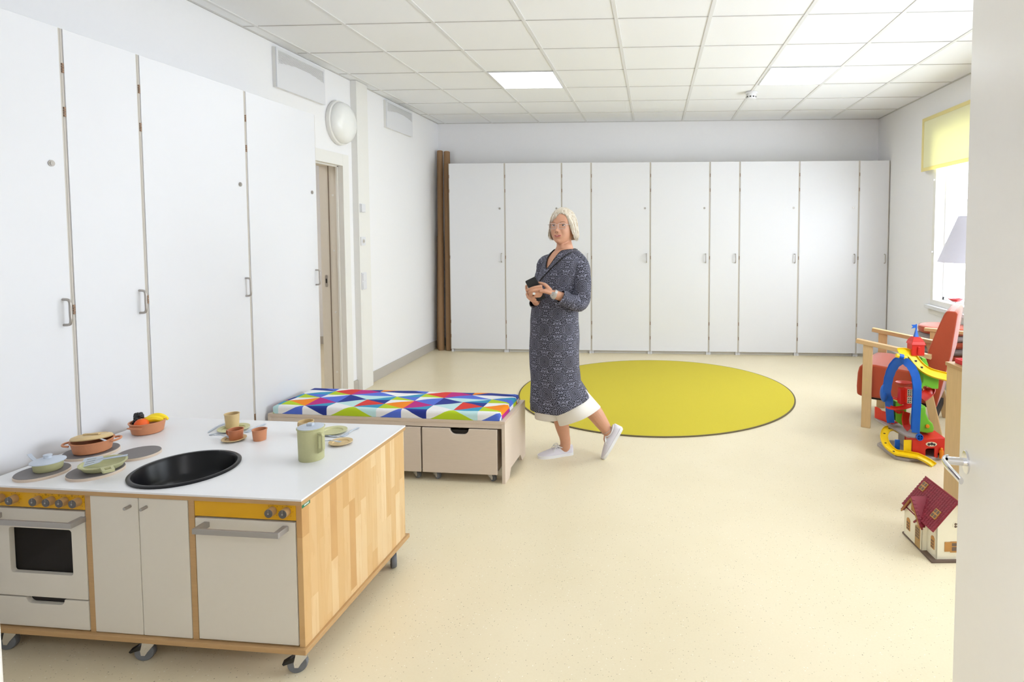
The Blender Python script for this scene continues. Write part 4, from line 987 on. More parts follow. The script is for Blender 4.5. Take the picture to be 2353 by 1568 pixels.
for z0, z1 in ((mz+.004, s0.z-.004), (s1.z+.004, mz-.004)):
    for i in range(3):
        for j in range(3):
            xx = s0.x+.004+i*.013; zz = z0+.002+j*(z1-z0)/3
            b.box(xx+rr.uniform(0, .002), xx+.009, -.0016, -.001, zz, zz+.006+rr.uniform(0, .003))
b.build('sticker_print', 'stickerdark', tt)
# red gate at the far end of the deck
g0 = Vector((-.110, .325, .142)); g1 = Vector((-.052, .195, .142))
b = MB(); pz = [(0, 0), (1, -.0), (1, .066), (.9, .076), (.45, .070), (.35, .080), (.12, .084), (0, .080)]
v = g1-g0
b.rings([[g0+Vector((v.x*a, v.y*a+dy, v.z*a+h)) for a, h in pz] for dy in (0, .015)]); b.build('red_gate', 'tred', tt, bevel=.002)
a0, a1 = g0+v*.42+Vector((0, -.003, .018)), g0+v*.88+Vector((0, -.003, .018))
MB().rings([[a0+Vector((0, dy, 0)), a1+Vector((0, dy, 0)), a1+Vector((0, dy, .048)), a0+Vector((0, dy, .045))] for dy in (0, .004)]).build('gate_panel', 'tred', tt, bevel=.0015)
MB().sweep([(-.045, .19, .147), (-.02, .21, .150), (.01, .22, .150)], [(-.008, -.004), (.008, -.004), (.008, .006), (-.008, .006)]).build('red_lever', 'tred', tt, bevel=.001)

# ------------------------------------------------------------------ doll house
HO = Vector((3.994, 2.643, 0)); HA = R(4.5)
ht = thing('doll_house', 'cream doll house with burgundy tiled roof on the floor by the open door', 'doll house', HO, HA)
M['roof'] = mat('burgundy_roof', (140, 34, 50), .5, var=.05)
MB().prism([(.0, .0), (.24, 0), (.24, .275), (.03, .275), (0, .265)], 0, .008, 'z').build('base', 'hbase', ht, bevel=.001)
y0, y1, xf, xb = .018, .262, .028, .205
gab = [(xf, .008), (xf, .155), (.115, .262), (xb, .155), (xb, .008)]
MB().prism(gab, y0, y0+.006, 'y').prism(gab, y1-.006, y1, 'y').box(xf, xf+.006, y0, y1, .008, .16).box(xb-.006, xb, y0, y1, .008, .16).build('wall', 'hwall', ht)
# porch bay with its gable
PY0, PY1, px = .092, .252, .002
MB().box(px, px+.005, PY0, PY1, .008, .13).box(px, xf, PY0, PY0+.005, .008, .13).box(px, xf, PY1-.005, PY1, .008, .13).prism([(PY0+.004, .128), (PY1-.004, .128), (.171, .214)], px, px+.005, 'x').build('porch', 'hwall', ht, bevel=.001)
def rooftiles(b, A, B_, C_, rows, cols, th=.0035):
    """A eave start, B eave end, C ridge start: courses of tiles on the slope"""
    A, B_, C_ = Vector(A), Vector(B_), Vector(C_); e = (B_-A); s = (C_-A); n_ = e.cross(s).normalized()
    if n_.z < 0: n_ = -n_
    for r_ in range(rows):
        for c_ in range(cols):
            p = A+s*(r_/rows)+e*((c_+.06)/cols); q = A+s*(min(1, (r_+1.08)/rows))+e*((c_+.06)/cols); w_ = e*(.9/cols)
            b.add([p, p+w_, q+w_, q, p+n_*th*1.6, p+w_+n_*th*1.6, q+w_+n_*th*.5, q+n_*th*.5], [(0, 1, 2, 3), (4, 5, 6, 7), (0, 1, 5, 4), (1, 2, 6, 5), (2, 3, 7, 6), (3, 0, 4, 7)])
def slab(b, pts, th):
    v = [Vector(p) for p in pts]; n_ = (v[1]-v[0]).cross(v[2]-v[0]).normalized()
    if n_.z > 0: n_ = -n_
    k = len(v); b.add(v+[p+n_*th for p in v], [tuple(range(k)), tuple(range(k, 2*k))[::-1]]+[(i, (i+1) % k, (i+1) % k+k, i+k) for i in range(k)])
RZ, EZ = .276, .142; yy0, yy1 = .004, .276
b = MB(); slab(b, [(.002, yy0, EZ), (.002, yy1, EZ), (.115, yy1, RZ), (.115, yy0, RZ)], .004); slab(b, [(.228, yy0, EZ), (.228, yy1, EZ), (.115, yy1, RZ), (.115, yy0, RZ)], .004)
rooftiles(b, (.002, yy0, EZ), (.002, yy1, EZ), (.115, yy0, RZ), 11, 17); rooftiles(b, (.228, yy0, EZ), (.228, yy1, EZ), (.115, yy0, RZ), 11, 17)
b.tube([(.115, yy0, RZ+.002), (.115, yy1, RZ+.002)], .004, 10)
b.build('roof', 'roof', ht)
# front dormer gable
ay, az, ez = .171, .226, .122; xa = -.012
b = MB(); xi = lambda z: .002+(z-EZ)/(RZ-EZ)*.113
for s_ in (-1, 1):
    ye = ay+s_*.088
    slab(b, [(xa, ye, ez), (xa, ay, az), (xi(az)+.012, ay, az), (.012, ye, ez)], .004)
    rooftiles(b, (xa, ye, ez), (xi(ez)+.018, ye, ez), (xa, ay, az), 8, 3, .003)
    v0, v1 = Vector((xa+.03, ay+s_*.04, ez+(az-ez)*.55)), 0
    slab(b, [(xa, ay, az+.003), (xi(az)+.012, ay, az+.003), (xi(ez)+.02, ye, ez+.003), (xa, ye, ez+.003)], .002)
b.build('dormer_roof', 'roof', ht)
b = MB()
for s_ in (-1, 1): ye = ay+s_*.088; slab(b, [(xa-.002, ye, ez-.004), (xa-.002, ay, az-.004), (xa-.002, ay, az-.014), (xa-.002, ye-s_*.008, ez-.006)], .0); b.tube([(xa+.003, ye, ez-.004), (xa+.003, ay, az-.005)], .004, 8)
b.build('verge_board', 'hbrown', ht)
b = MB()
for s_ in (-1, 1): b.tube([(px-.004, .118+s_*.036, .112), (px-.004, .118, .146)], .0045, 8)
b.build('porch_verge', 'roof', ht)
def hwin(y0_, y1_, z0, z1, arched, x=None, name='window', parent=ht):
    x = xf if x is None else x; c = (y0_+y1_)/2; n = 3 if z1-z0 > .04 else 2
    pl_ = [(y0_, z0), (y1_, z0), (y1_, z1)] + ([(c+(y1_-c)*cos(R(a)), z1+(y1_-c)*sin(R(a))) for a in range(20, 180, 20)] if arched else []) + [(y0_, z1)]
    w_ = MB().prism(pl_, x-.003, x+.0, 'x').build(name, 'hbrown', parent, bevel=.0006)
    b = MB()
    for i in range(2):
        for j in range(n):
            a = y0_+.004+i*(y1_-y0_-.004)/2; h_ = (z1-z0-.004)/n; b.box(x-.0036, x-.003, a, a+(y1_-y0_-.012)/2, z0+.004+j*h_, z0+j*h_+h_-.001)
    b.build('pane', 'hbase', w_); return w_
hwin(.030, .058, .045, .09, True); hwin(.195, .225, .045, .09, True, px); hwin(.155, .187, .155, .172, True, px)
d = MB().prism([(.104, .010), (.146, .010), (.146, .098)]+[(.125+.021*cos(R(a)), .098+.012*sin(R(a))) for a in range(20, 180, 20)]+[(.104, .098)], px-.003, px, 'x').build('front_door', 'hdoor', ht, bevel=.0006)
b = MB()
for i in range(3):
    for j in range(4): b.box(px-.0036, px-.003, .109+i*.0115, .117+i*.0115, .052+j*.013, .062+j*.013)
b.build('door_pane', 'hbase', d)
MB().ball((px-.005, .108, .05), .0025, 8).build('door_knob', 'hbrown', d)
for (ys, zs) in ((.055, .40), (.235, .76)):
    e = Vector((0, 1, 0)); s_ = Vector((.113, 0, RZ-EZ)); n_ = Vector((-(RZ-EZ), 0, .113)).normalized(); o_ = Vector((.002, 0, EZ))+s_*zs+n_*.006
    b = MB(); hw_, hh = .020, .023; sd = s_.normalized(); b.rings([[o_+Vector((0, ys, 0))+e*a*hw_+sd*c_*hh+n_*k for a, c_ in ((-1, -1), (1, -1), (1, 1), (-1, 1))] for k in (-.004, .002)])
    w_ = b.build('roof_window', 'hbrown', ht, bevel=.0006); b = MB()
    for a in (-1, 1):
        for c_ in (-1, 1): m_ = o_+Vector((0, ys, 0))+e*a*hw_*.48+sd*c_*hh*.48+n_*.0022; b.rings([[m_+e*i*hw_*.34+sd*j*hh*.34+n_*k for i, j in ((-1, -1), (1, -1), (1, 1), (-1, 1))] for k in (0, .0006)])
    b.build('pane', 'hbase', w_)
# camera-side gable wall: round attic window and a shuttered window
b = MB().prism(circ(.118, .165, .018, 24), y0-.002, y0, 'y').build('attic_window', 'hwall', ht)
b2 = MB()
for q in range(4): a = R(45+90*q); b2.prism(circ(.118+.008*cos(a), .165+.008*sin(a), .0055, 14), y0-.0026, y0-.002, 'y')
b2.build('pane', 'hbase', b)
b = MB().box(.092, .142, y0-.003, y0, .040, .090).box(.066, .092, y0-.0025, y0, .044, .088).build('window', 'hbrown', ht, bevel=.0006)
MB().box(.098, .136, y0-.0036, y0-.003, .048, .066).box(.098, .136, y0-.0036, y0-.003, .070, .084).build('pane', 'hbase', b)
# ------------------------------------------------------------------ the woman
WO = Vector((2.13, 3.80, 0))
F = Vector((-.75, -.66, 0)).normalized(); LF = Vector((.66, -.75, 0)).normalized()   # torso front and her left
person = thing('person', 'person with blonde bob and glasses in a patterned tunic and white culottes, walking', 'person', WO)
def Pw(u, v, dy): return at(u, v, 3.80+dy)-WO
def interp(tab, z):
    for (z0, a), (z1, c) in zip(tab, tab[1:]):
        if z0 >= z >= z1: t = (z0-z)/(z0-z1); t = t*t*(3-2*t) if False else t; return [x+(y-x)*t for x, y in zip(a, c)]
    return tab[0][1] if z > tab[0][0] else tab[-1][1]
# z : centre x, centre y, half width (her side), half depth (front)
DT_ = [(1.375, (.046, .010, .062, .058)), (1.345, (.040, .008, .112, .080)), (1.315, (.032, .004, .158, .096)), (1.28, (.026, .0, .168, .104)), (1.20, (.014, -.002, .172, .125)), (1.10, (-.002, -.008, .170, .138)), (1.0, (-.020, -.010, .168, .142)), (.9, (-.028, -.010, .176, .146)),
 (.78, (-.028, -.008, .186, .150)), (.60, (-.030, -.004, .188, .150)), (.50, (-.022, 0, .192, .155)), (.42, (.004, .0, .215, .185)), (.33, (.014, .0, .230, .205))]
def tors(th, z, k=1., off=0.):
    cx, cy, a, f_ = interp(DT_, z); c_, s_ = cos(th), sin(th)
    fold = 1+(.030*sin(6*th+z*5)*min(1, max(0, (.85-z)*2.2)))+.012*sin(3*th+z*23)*(1 if z < 1.2 else .3)
    return Vector((cx, cy, z)) + F*((f_*k*fold+off)*c_) + LF*((a*k*fold+off)*s_)
def neckz(th): return 1.368 - .112*exp(-(th/.30)**2) - .012*exp(-(th/.9)**2)
def hemz(th):
    x = tors(th, .38).x; return .338 + .10*max(0, (x-.02))/.2*.75 + (.035 if x < -.17 else 0)
n, mrows = 96, 70
vs, fs, uv = [], [], []
for j in range(mrows+1):
    t = j/mrows
    for i in range(n+1):
        th = -pi+2*pi*i/n; zt, zb = neckz(th), hemz(th); z = zt+(zb-zt)*t
        vs.append(tors(th, z)); uv.append((th*.178, z*1.))
for j in range(mrows):
    for i in range(n): a = j*(n+1)+i; fs.append((a, a+1, a+n+2, a+n+1))
def uvmesh(name, vs, fs, uv, m, parent, solid=.002):
    me = bpy.data.meshes.new(name); me.from_pydata([tuple(v) for v in vs], [], fs); me.materials.append(M[m])
    ul = me.uv_layers.new(name='uv')
    for p in me.polygons:
        for li in p.loop_indices: ul.data[li].uv = uv[me.loops[li].vertex_index]
    me.polygons.foreach_set('use_smooth', [True]*len(me.polygons))
    o = bpy.data.objects.new(name, me); COL.objects.link(o); o.parent = parent
    if solid: s_ = o.modifiers.new('solid', 'SOLIDIFY'); s_.thickness = solid; s_.offset = -1
    return o
# sleeves are joined into the tunic mesh
def sleeve(path, rad, u0):
    P = smoothpath(path, 6); k = len(P); rr_ = []
    for i in range(k): f_ = i/(k-1)*(len(rad)-1); q = min(int(f_), len(rad)-2); rr_.append(rad[q]+(rad[q+1]-rad[q])*(f_-q))
    base = len(vs); prev = None; m = 28; dist = 0
    for i, p in enumerate(P):
        d = (P[min(i+1, k-1)]-P[max(i-1, 0)]).normalized()
        u = (Vector((0, 1, 0)).cross(d).normalized() if prev is None else (prev-d*prev.dot(d)).normalized()); prev = u; v_ = d.cross(u)
        if i: dist += (p-P[i-1]).length
        for q in range(m+1):
            a = 2*pi*q/m; r = rr_[i]*(1+.05*sin(3*a+i*.9)+.04*sin(i*.8)); vs.append(p+u*r*cos(a)+v_*r*sin(a)*.95); uv.append((u0+a*.058, 1.3-dist))
    for i in range(k-1):
        for q in range(m): a = base+i*(m+1)+q; fs.append((a, a+1, a+m+2, a+m+1))
sleeve([Pw(1316, 589, -.03), Pw(1332, 611, -.07), Pw(1337, 645, -.10), Pw(1337, 680, -.12), Pw(1330, 697, -.14), Pw(1310, 692, -.185), Pw(1288, 681, -.220)], [.054, .061, .059, .056, .056, .048, .043], .4)
sleeve([Pw(1281, 596, .03), Pw(1264, 598, .05), Pw(1251, 614, .075), Pw(1246, 645, .08), Pw(1240, 682, .05), Pw(1232, 696, -.03), Pw(1226, 696, -.10)], [.020, .046, .054, .052, .048, .040, .028], .9)
dress = uvmesh('tunic', vs, fs, uv, 'mandala', person)
# neckline facing and strap line
b = MB(); b.tube([tors(-pi+2*pi*i/72, neckz(-pi+2*pi*i/72), off=.001) for i in range(73)], .0032, 8, cap=False); b.build('neck_binding', 'strap', dress, smooth=True)
def front_y(x, z):
    best = None
    for i in range(360):
        p = tors(2*pi*i/360, z)
        if p.y < interp(DT_, z)[1]+.03:
            e = abs(p.x-x)
            if best is None or e < best[0]: best = (e, p.y)
    return best[1]
# culottes: two wide legs
def orr(c, ax, sd, a, f_, n=40, wav=0.): 
    ax = Vector(ax).normalized(); sd = Vector(sd); sd = (sd-ax*sd.dot(ax)).normalized(); o_ = ax.cross(sd)
    return [Vector(c)+sd*a*cos(2*pi*i/n)*(1+wav*cos(10*pi*i/n))+o_*f_*sin(2*pi*i/n)*(1+wav*cos(10*pi*i/n)) for i in range(n)]
b = MB()
b.rings([orr((-.015, .02, .62), (0, 0, -1), (1, 0, 0), .12, .11), orr((-.045, .02, .45), (0, 0, -1), (1, 0, 0), .122, .115), orr((-.055, .02, .34), (0, 0, -1), (1, 0, -.02), .112, .12, wav=.02), orr((-.060, .02, .262), (0, 0, -1), (1, 0, -.05), .105, .125, wav=.03)], cap=False)
b.rings([orr((.01, -.02, .62), (.2, 0, -1), (1, 0, .1), .12, .11), orr((.015, -.03, .50), (.30, 0, -1), (1, 0, .2), .105, .11), orr((.080, -.035, .385), (.42, 0, -1), (1, 0, .38), .122, .12, wav=.02), orr((.138, -.035, .283), (.42, 0, -1), (1, 0, .42), .146, .126, wav=.03)], cap=False)
o = b.build('culottes', 'cloth_white', person, smooth=True, angle=70); s_ = o.modifiers.new('solid', 'SOLIDIFY'); s_.thickness = .003

# ---- body: head, neck, torso core, arms, hands and legs grown into one surface
HF = Vector((-.235, -.97, .045)).normalized(); HL = Vector((.97, -.235, .02)); HL = (HL-HF*HL.dot(HF)).normalized(); HU = HL.cross(HF); HU = HU if HU.z > 0 else -HU
HC = Vector((.026, .010, 1.517))
def HP_(x, y, z): return HC + HL*x + HF*y + HU*z
def gs(x, z, x0, z0, sx_, sz_): return exp(-((x-x0)/sx_)**2-((z-z0)/sz_)**2)
HT = [(.108, .003, .003, .003), (.101, .032, .036, .044), (.088, .050, .058, .070), (.062, .065, .076, .089), (.03, .0715, .0835, .098), (0, .0725, .0845, .099), (-.028, .071, .0855, .093), (-.05, .0675, .086, .080), (-.070, .061, .0855, .064), (-.090, .049, .082, .046), (-.104, .036, .077, .030), (-.113, .023, .069, .015), (-.118, .006, .056, -.02)]
HT = list(smoothpath([Vector((z, w_, f_)) for z, w_, f_, k_ in HT], 4)), list(smoothpath([Vector((z, k_, 0)) for z, w_, f_, k_ in HT], 4))
def headrow(z):
    A_, B_ = HT
    for i in range(len(A_)-1):
        if A_[i].x >= z >= A_[i+1].x:
            t = (A_[i].x-z)/max(1e-9, A_[i].x-A_[i+1].x); return A_[i].y+(A_[i+1].y-A_[i].y)*t, A_[i].z+(A_[i+1].z-A_[i].z)*t, B_[i].y+(B_[i+1].y-B_[i].y)*t
    return (A_[0].y, A_[0].z, B_[0].y) if z > 0 else (A_[-1].y, A_[-1].z, B_[-1].y)
def headpt(a, e):
    # a: azimuth (0 front), e: latitude
    z = .108*sin(e) if e > 0 else .118*sin(e)
    w_, f_, bk = headrow(z); c_, s_ = cos(a), sin(a)
    x = w_*s_*(1+.035*(2*s_*c_)**2); y = (f_*(abs(c_)**.88) if c_ > 0 else -bk*abs(c_)**.95)*(1 if True else 0)
    if c_ > 0:
        k = min(1, c_*2)
        ad = .021*gs(x, z, 0, -.034, .0105, .0115)+.0115*gs(x, z, 0, -.014, .0072, .018)+.0065*(gs(x, z, .0115, -.0385, .006, .006)+gs(x, z, -.0115, -.0385, .006, .006))
        ad += -.0095*(gs(x, z, .031, .0, .0165, .011)+gs(x, z, -.031, .0, .0165, .011))+.004*(gs(x, z, .028, .02, .018, .007)+gs(x, z, -.028, .02, .018, .007))
        ad += .0065*(gs(x, z, .040, -.034, .018, .017)+gs(x, z, -.040, -.034, .018, .017))+.0055*gs(x, z, 0, -.066, .026, .015)+.007*gs(x, z, 0, -.104, .019, .012)-.0035*gs(x, z, 0, -.085, .016, .005)
        ad -= .003*(gs(x, z, .028, -.054, .005, .012)+gs(x, z, -.028, -.054, .005, .012))
        y += ad*k
    return x, y, z
b = MB(); rg = []; na, ne = 96, 72
for j in range(ne+1):
    e = -pi/2+pi*j/ne; e = max(-pi/2+.01, min(pi/2-.01, e)); rg.append([HP_(*headpt(2*pi*i/na, e)) for i in range(na)])
b.rings(rg)
def face_y(x, z):
    best = 0; bd = 9
    for j in range(24, 60):
        for i in range(-26, 27):
            p = headpt(2*pi*i/na, -pi/2+pi*j/ne); d = (p[0]-x)**2+(p[2]-z)**2
            if d < bd: bd = d; best = p[1]
    return best
for s_ in (-1, 1): b.ball(HP_(s_*.075, -.012, -.010), .030, 14, sc=(.30, .62, 1.0), T=Matrix((HL, HF, HU)).transposed())
# neck and torso core
b.tube([HP_(0, -.030, -.05), HP_(0, -.026, -.10), Vector((.040, .012, 1.385)), Vector((.036, .010, 1.33))], [.046, .048, .053, .072], 28)
b.tube([HP_(0, .018, -.100), Vector((.030, -.016, 1.372))], [.022, .036], 16)
b.rings([[tors(2*pi*i/32, z, k=kk) for i in range(32)] for z, kk in ((1.365, .90), (1.345, .93), (1.30, .95), (1.24, .93), (1.1, .9), (.9, .88), (.62, .8), (.5, .5))])
for s_, p in ((1, Vector((.115, -.055, 1.285))), (-1, Vector((-.055, .045, 1.28)))): b.ball(p, .034, 18)
def limb(pts, rad, n=20): P = smoothpath(pts, 5); k = len(P); rr_ = []; 
def limbs(b, pts, rad, n=20):
    P = smoothpath(pts, 5); k = len(P); rr_ = []
    for i in range(k): f_ = i/(k-1)*(len(rad)-1); q = min(int(f_), len(rad)-2); rr_.append(rad[q]+(rad[q+1]-rad[q])*(f_-q))
    b.tube(P, rr_, n); b.ball(P[-1], rr_[-1], 12); b.ball(P[0], rr_[0], 12)
WR = Pw(1274, 676.5, -.232)
limbs(b, [Vector((.115, -.06, 1.27)), Pw(1335, 640, -.10), Pw(1333, 690, -.13)], [.034, .030, .028])
limbs(b, [Pw(1333, 692, -.13), Pw(1305, 687, -.19), WR], [.028, .030, .027])
# left hand (upper one), back of the hand to the camera
KN = [Pw(1243, 658, -.252), Pw(1238, 666, -.254), Pw(1237, 674, -.252), Pw(1240, 681, -.246)]
b.tube([WR, Pw(1264, 672, -.240), Pw(1252, 669, -.246), Pw(1242, 669, -.246)], [(.024, .019), (.031, .016), (.036, .014), (.036, .011)], 20)
b.ball(Pw(1241, 669, -.246), .036, 20, sc=(.5, .33, 1.05))
fg = [([KN[0], Pw(1227, 661, -.262), Pw(1216, 665, -.256), Pw(1210.5, 667, -.240)], [.0095, .0086, .0078, .0070]),
      ([KN[1], Pw(1224, 668, -.264), Pw(1217, 672, -.254), Pw(1216, 674, -.238)], [.0096, .0088, .0080, .0070]),
      ([KN[2], Pw(1225, 675.5, -.260), Pw(1219, 677.5, -.250), Pw(1218, 679, -.236)], [.0094, .0086, .0078, .0068]),
      ([KN[3], Pw(1229, 682, -.252), Pw(1223, 683, -.246), Pw(1220, 682.5, -.234)], [.0085, .0075, .0068, .0062])]
for p, r in fg: limbs(b, p, r, 14)
limbs(b, [Pw(1264, 667, -.240), Pw(1254, 656, -.236), Pw(1246, 652, -.226), Pw(1238, 650, -.214)], [.014, .0115, .0095, .0078], 14)
# right hand (lower one) under the phone, palm up
WR2 = Pw(1232, 693, -.12)
limbs(b, [Vector((-.065, .05, 1.27)), Vector((-.09, .08, 1.12)), Vector((-.11, .05, 1.01))], [.034, .033, .032]); limbs(b, [Vector((-.11, .05, 1.01)), Vector((-.13, -.04, 1.025)), WR2], [.032, .030, .025])
b.tube([WR2, Pw(1226, 687, -.165), Pw(1220, 682, -.20)], [(.026, .018), (.036, .015), (.033, .012)], 18)
for p, r in (([Pw(1216, 672, -.212), Pw(1211, 676, -.226), Pw(1214, 683, -.236), Pw(1217, 687, -.238)], [.0092, .0086, .0078, .0066]),
             ([Pw(1217, 681, -.210), Pw(1215, 685, -.228), Pw(1222, 688, -.242), Pw(1230.5, 688.5, -.244)], [.0092, .0086, .0080, .0070]),
             ([Pw(1220, 688, -.206), Pw(1221, 691, -.226), Pw(1228, 693.5, -.238), Pw(1235, 694, -.238)], [.0085, .0080, .0074, .0064]),
             ([Pw(1224, 692, -.20), Pw(1226, 696, -.215), Pw(1232, 698, -.225), Pw(1237, 698, -.226)], [.0078, .0070, .0064, .0058]),
             ([Pw(1222, 682, -.18), Pw(1214, 674, -.19), Pw(1210, 664, -.198), Pw(1209.5, 657, -.200)], [.012, .0105, .0090, .0074])): limbs(b, p, r, 14)
# legs
AK1 = Vector((.036, .022, .088)); AK2 = Pw(1399, 998, 0)
limbs(b, [Vector((-.03, .02, .66)), Vector((-.015, .01, .44)), Vector((.0, .022, .30)), Vector((.014, .024, .20)), Vector((.030, .024, .125)), AK1, Vector((.034, .022, .045))], [.085, .060, .056, .047, .036, .034, .036])
limbs(b, [Vector((.02, -.01, .66)), Vector((.055, -.02, .52)), Vector((.13, -.03, .42)), Pw(1363, 945, -.02), Pw(1380, 968, -.01), Pw(1393, 987, 0), AK2, Pw(1398, 1010, .0)], [.080, .066, .058, .054, .046, .036, .033, .034])
body = b.build('body', 'skin', person, smooth=True, angle=180)
rm = body.modifiers.new('remesh', 'REMESH'); rm.mode = 'VOXEL'; rm.voxel_size = .0032; rm.use_smooth_shade = True
sm = body.modifiers.new('smooth', 'SMOOTH'); sm.factor = .5; sm.iterations = 2
# ---- face parts
for s_ in (-1, 1):
    ex, ez = s_*.031, .0005; ey = face_y(ex, ez)
    T = Matrix((HL, HF, HU)).transposed()
    e = MB().ball(HP_(ex, ey-.003, ez), .0125, 20, sc=(1, .6, .52), T=T).build('eye', 'eyewhite', person, smooth=True)
    ix = ex+.0012
    MB().ball(HP_(ix, ey+.0035, ez+.0010), .0056, 16, sc=(1, .35, .92), T=T).build('iris', 'iris', e, smooth=True)
    P = [HP_(ex+s_*(-.014+.028*k/8)*1., face_y(ex, ez)+.0032-.0045*abs(k/8-.45)*1.6, ez+.0062*sin(pi*(k+.5)/9)+.0008) for k in range(9)]
    MB().tube(P, .0013, 6).build('lash_line', 'iris', e, smooth=True)
    P = [HP_(ex+s_*(-.014+.031*k/8), face_y(ex+s_*(-.014+.031*k/8), .021)+.0015, .0185+.0055*sin(pi*(k/8)*.85)) for k in range(9)]
    MB().tube(P, [(.0010+.0009*sin(pi*(k+1)/10)) for k in range(9)], 6).build('eyebrow', 'brow', person, smooth=True)
def mouth(name, m, zf, th, w_, dy, parent=person, k=14):
    P = []; 
    for i in range(k+1): x = -w_+2*w_*i/k; P.append(HP_(x, face_y(x, -.067)+dy-.0018*(x/w_)**2, zf(x/w_)))
    return MB().tube(P, [(th*max(.15, sqrt(max(0, 1-(abs(-1+2*i/k))**2.2)))*.9, th*max(.12, sqrt(max(0, 1-(abs(-1+2*i/k))**2.2)))) for i in range(k+1)], 10).build(name, m, parent, smooth=True)
lp = mouth('lips', 'lip', lambda q: -.0725+.0065*q*q, .0032, .0245, .0012)
mouth('upper_lip', 'lip', lambda q: -.0640+.0035*q*q-.0008*exp(-(q/.15)**2), .0024, .0255, .0014, lp)
mouth('mouth_gap', 'mouth', lambda q: -.0676+.0060*q*q, .0021, .0245, .0012, lp)
mouth('teeth', 'eyewhite', lambda q: -.0666+.0055*q*q, .0014, .014, .0020, lp)
for s_ in (-1, 1): MB().ball(HP_(s_*.0072, face_y(0, -.036)-.0085, -.0445), .0030, 8, sc=(1.2, .6, .6)).build('nostril', 'mouth', person, smooth=True)
# glasses
M['clearframe'] = mat('clear_pink_frame', (214, 190, 180), .15)
gl = None
for s_ in (-1, 1):
    c_ = s_*.0325; y_ = .0945
    q = rrect(-.0245, .0245, -.0185, .0165, .009, 5); P = [HP_(c_+a*1., y_-abs(c_+a)*.13-.002, z_-.004) for a, z_ in q]; P.append(P[0])
    o = MB().tube(P, .0017, 8, cap=False).build('glasses' if s_ < 0 else 'rim', 'clearframe', person if s_ < 0 else gl, smooth=True)
    if s_ < 0: gl = o
    MB().add([HP_(c_+a, y_-abs(c_+a)*.13-.002, z_-.004) for a, z_ in q], [tuple(range(len(q)))]).build('lens', 'lens', gl)
    MB().tube([HP_(s_*.057, .086, .004), HP_(s_*.074, .066, .006), HP_(s_*.078, .02, .006), HP_(s_*.078, -.01, .004)], .0016, 6).build('temple', 'steel', gl, smooth=True)
MB().tube([HP_(-.009, .0925, .001), HP_(0, .0955, .004), HP_(.009, .0925, .001)], .0015, 6).build('bridge', 'clearframe', gl, smooth=True)
# ---- hair: inner shell and locks
BZ = [(-180, -.088), (-110, -.090), (-84, -.088), (-70, -.074), (-60, -.050), (-54, -.005), (-48, .020), (-36, .024), (-24, .030), (-14, .046), (-4, .064), (6, .074), (20, .078), (34, .068), (44, .044), (54, .0), (64, -.050), (74, -.078), (84, -.092), (110, -.092), (180, -.088)]
def bz(a):
    a = (a+180) % 360-180
    for (a0, z0), (a1, z1) in zip(BZ, BZ[1:]):
        if a0 <= a <= a1: return z0+(z1-z0)*(a-a0)/(a1-a0)
    return -.088
def hairpt(a, z, off=0.):
    zt = .121
    if z > .0: k = sqrt(max(0, 1-(z/zt)**2.15))
    else: k = 1+.10*sin(min(1, -z/.075)*pi*.55)-.26*max(0, (-z-.062)/.03)**2*.35
    rx = .083*k+off; ry = (.096 if cos(a) > 0 else .104)*k+off
    return HP_(rx*sin(a)+.004, ry*cos(a)-.008, z+.001)
b = MB(); rg = []; n = 72
for j in range(25):
    t = j/24; rg.append([hairpt(R(-180+360*i/n), (.1195*(1-t)**.8+bz(-180+360*i/n)*(1-(1-t)**.8)) if True else 0, -.002) for i in range(n)])
b.rings(rg, cap=False)
hair = b.build('hair', 'hair', person, smooth=True, angle=180); s_ = hair.modifiers.new('solid', 'SOLIDIFY'); s_.thickness = .004; s_.offset = -1
b = MB(); rr = random.Random(11)
for k in range(330):
    a1 = rr.uniform(-180, 180) if k > 60 else rr.uniform(-62, 66)
    zb = bz(a1)+rr.uniform(-.010, .008) if abs(a1) > 52 else bz(a1)+rr.uniform(-.006, .006)
    part = 6.; a0 = part+(a1-part)*.55; off = rr.uniform(.0, .0045); w_ = rr.uniform(.0018, .0042); P = []; RD = []
    for j in range(11):
        t = j/10; z = .1185*(1-t)**.85+zb*(1-(1-t)**.85); a = a0+(a1-a0)*min(1, t*1.35)+rr.uniform(-.8, .8)
        sway = .004*sin(t*4+k)
        P.append(hairpt(R(a), z, off+sway*.4*t+(.003*t if abs(a1) > 60 else .001))); RD.append((w_*(1-.75*t**4), w_*.45*(1-.75*t**4)))
    b.tube(P, RD, 6)
b.build('hair_locks', 'hair', hair, smooth=True, angle=180)
MB().ball(HP_(.079, .004, -.050), .0042, 10).build('earring', 'steel', person, smooth=True)
# ---- watch, ring, anklet
wd = (Pw(1262, 671, -.240)-Pw(1284, 680, -.225)).normalized(); wc_ = Pw(1275, 677.0, -.231)
u_ = wd.cross(Vector((0, 1, 0))).normalized(); v_ = wd.cross(u_)
bandP = [wc_+(u_*cos(2*pi*i/28)*.0298+v_*sin(2*pi*i/28)*.0250) for i in range(29)]
b = MB(); rg = []
for i in range(29): p = bandP[i]; d = (p-wc_).normalized(); rg.append([p+wd*.008, p+wd*.008+d*.002, p-wd*.008+d*.002, p-wd*.008])
b.rings(rg, cap=False); wt_ = b.build('wristwatch', 'steel', person, smooth=True, angle=40)
fn = Vector((-.15, -.97, -.15)).normalized(); wf = Pw(1271.5, 679, -.262); T = Matrix.Translation(wf) @ fn.to_track_quat('Z', 'Y').to_matrix().to_4x4()
MB().lathe([(.020, -.006), (.021, -.002), (.0205, .002), (.0185, .003)], n=36, M4=T).build('watch_case', 'steel', wt_, smooth=True)
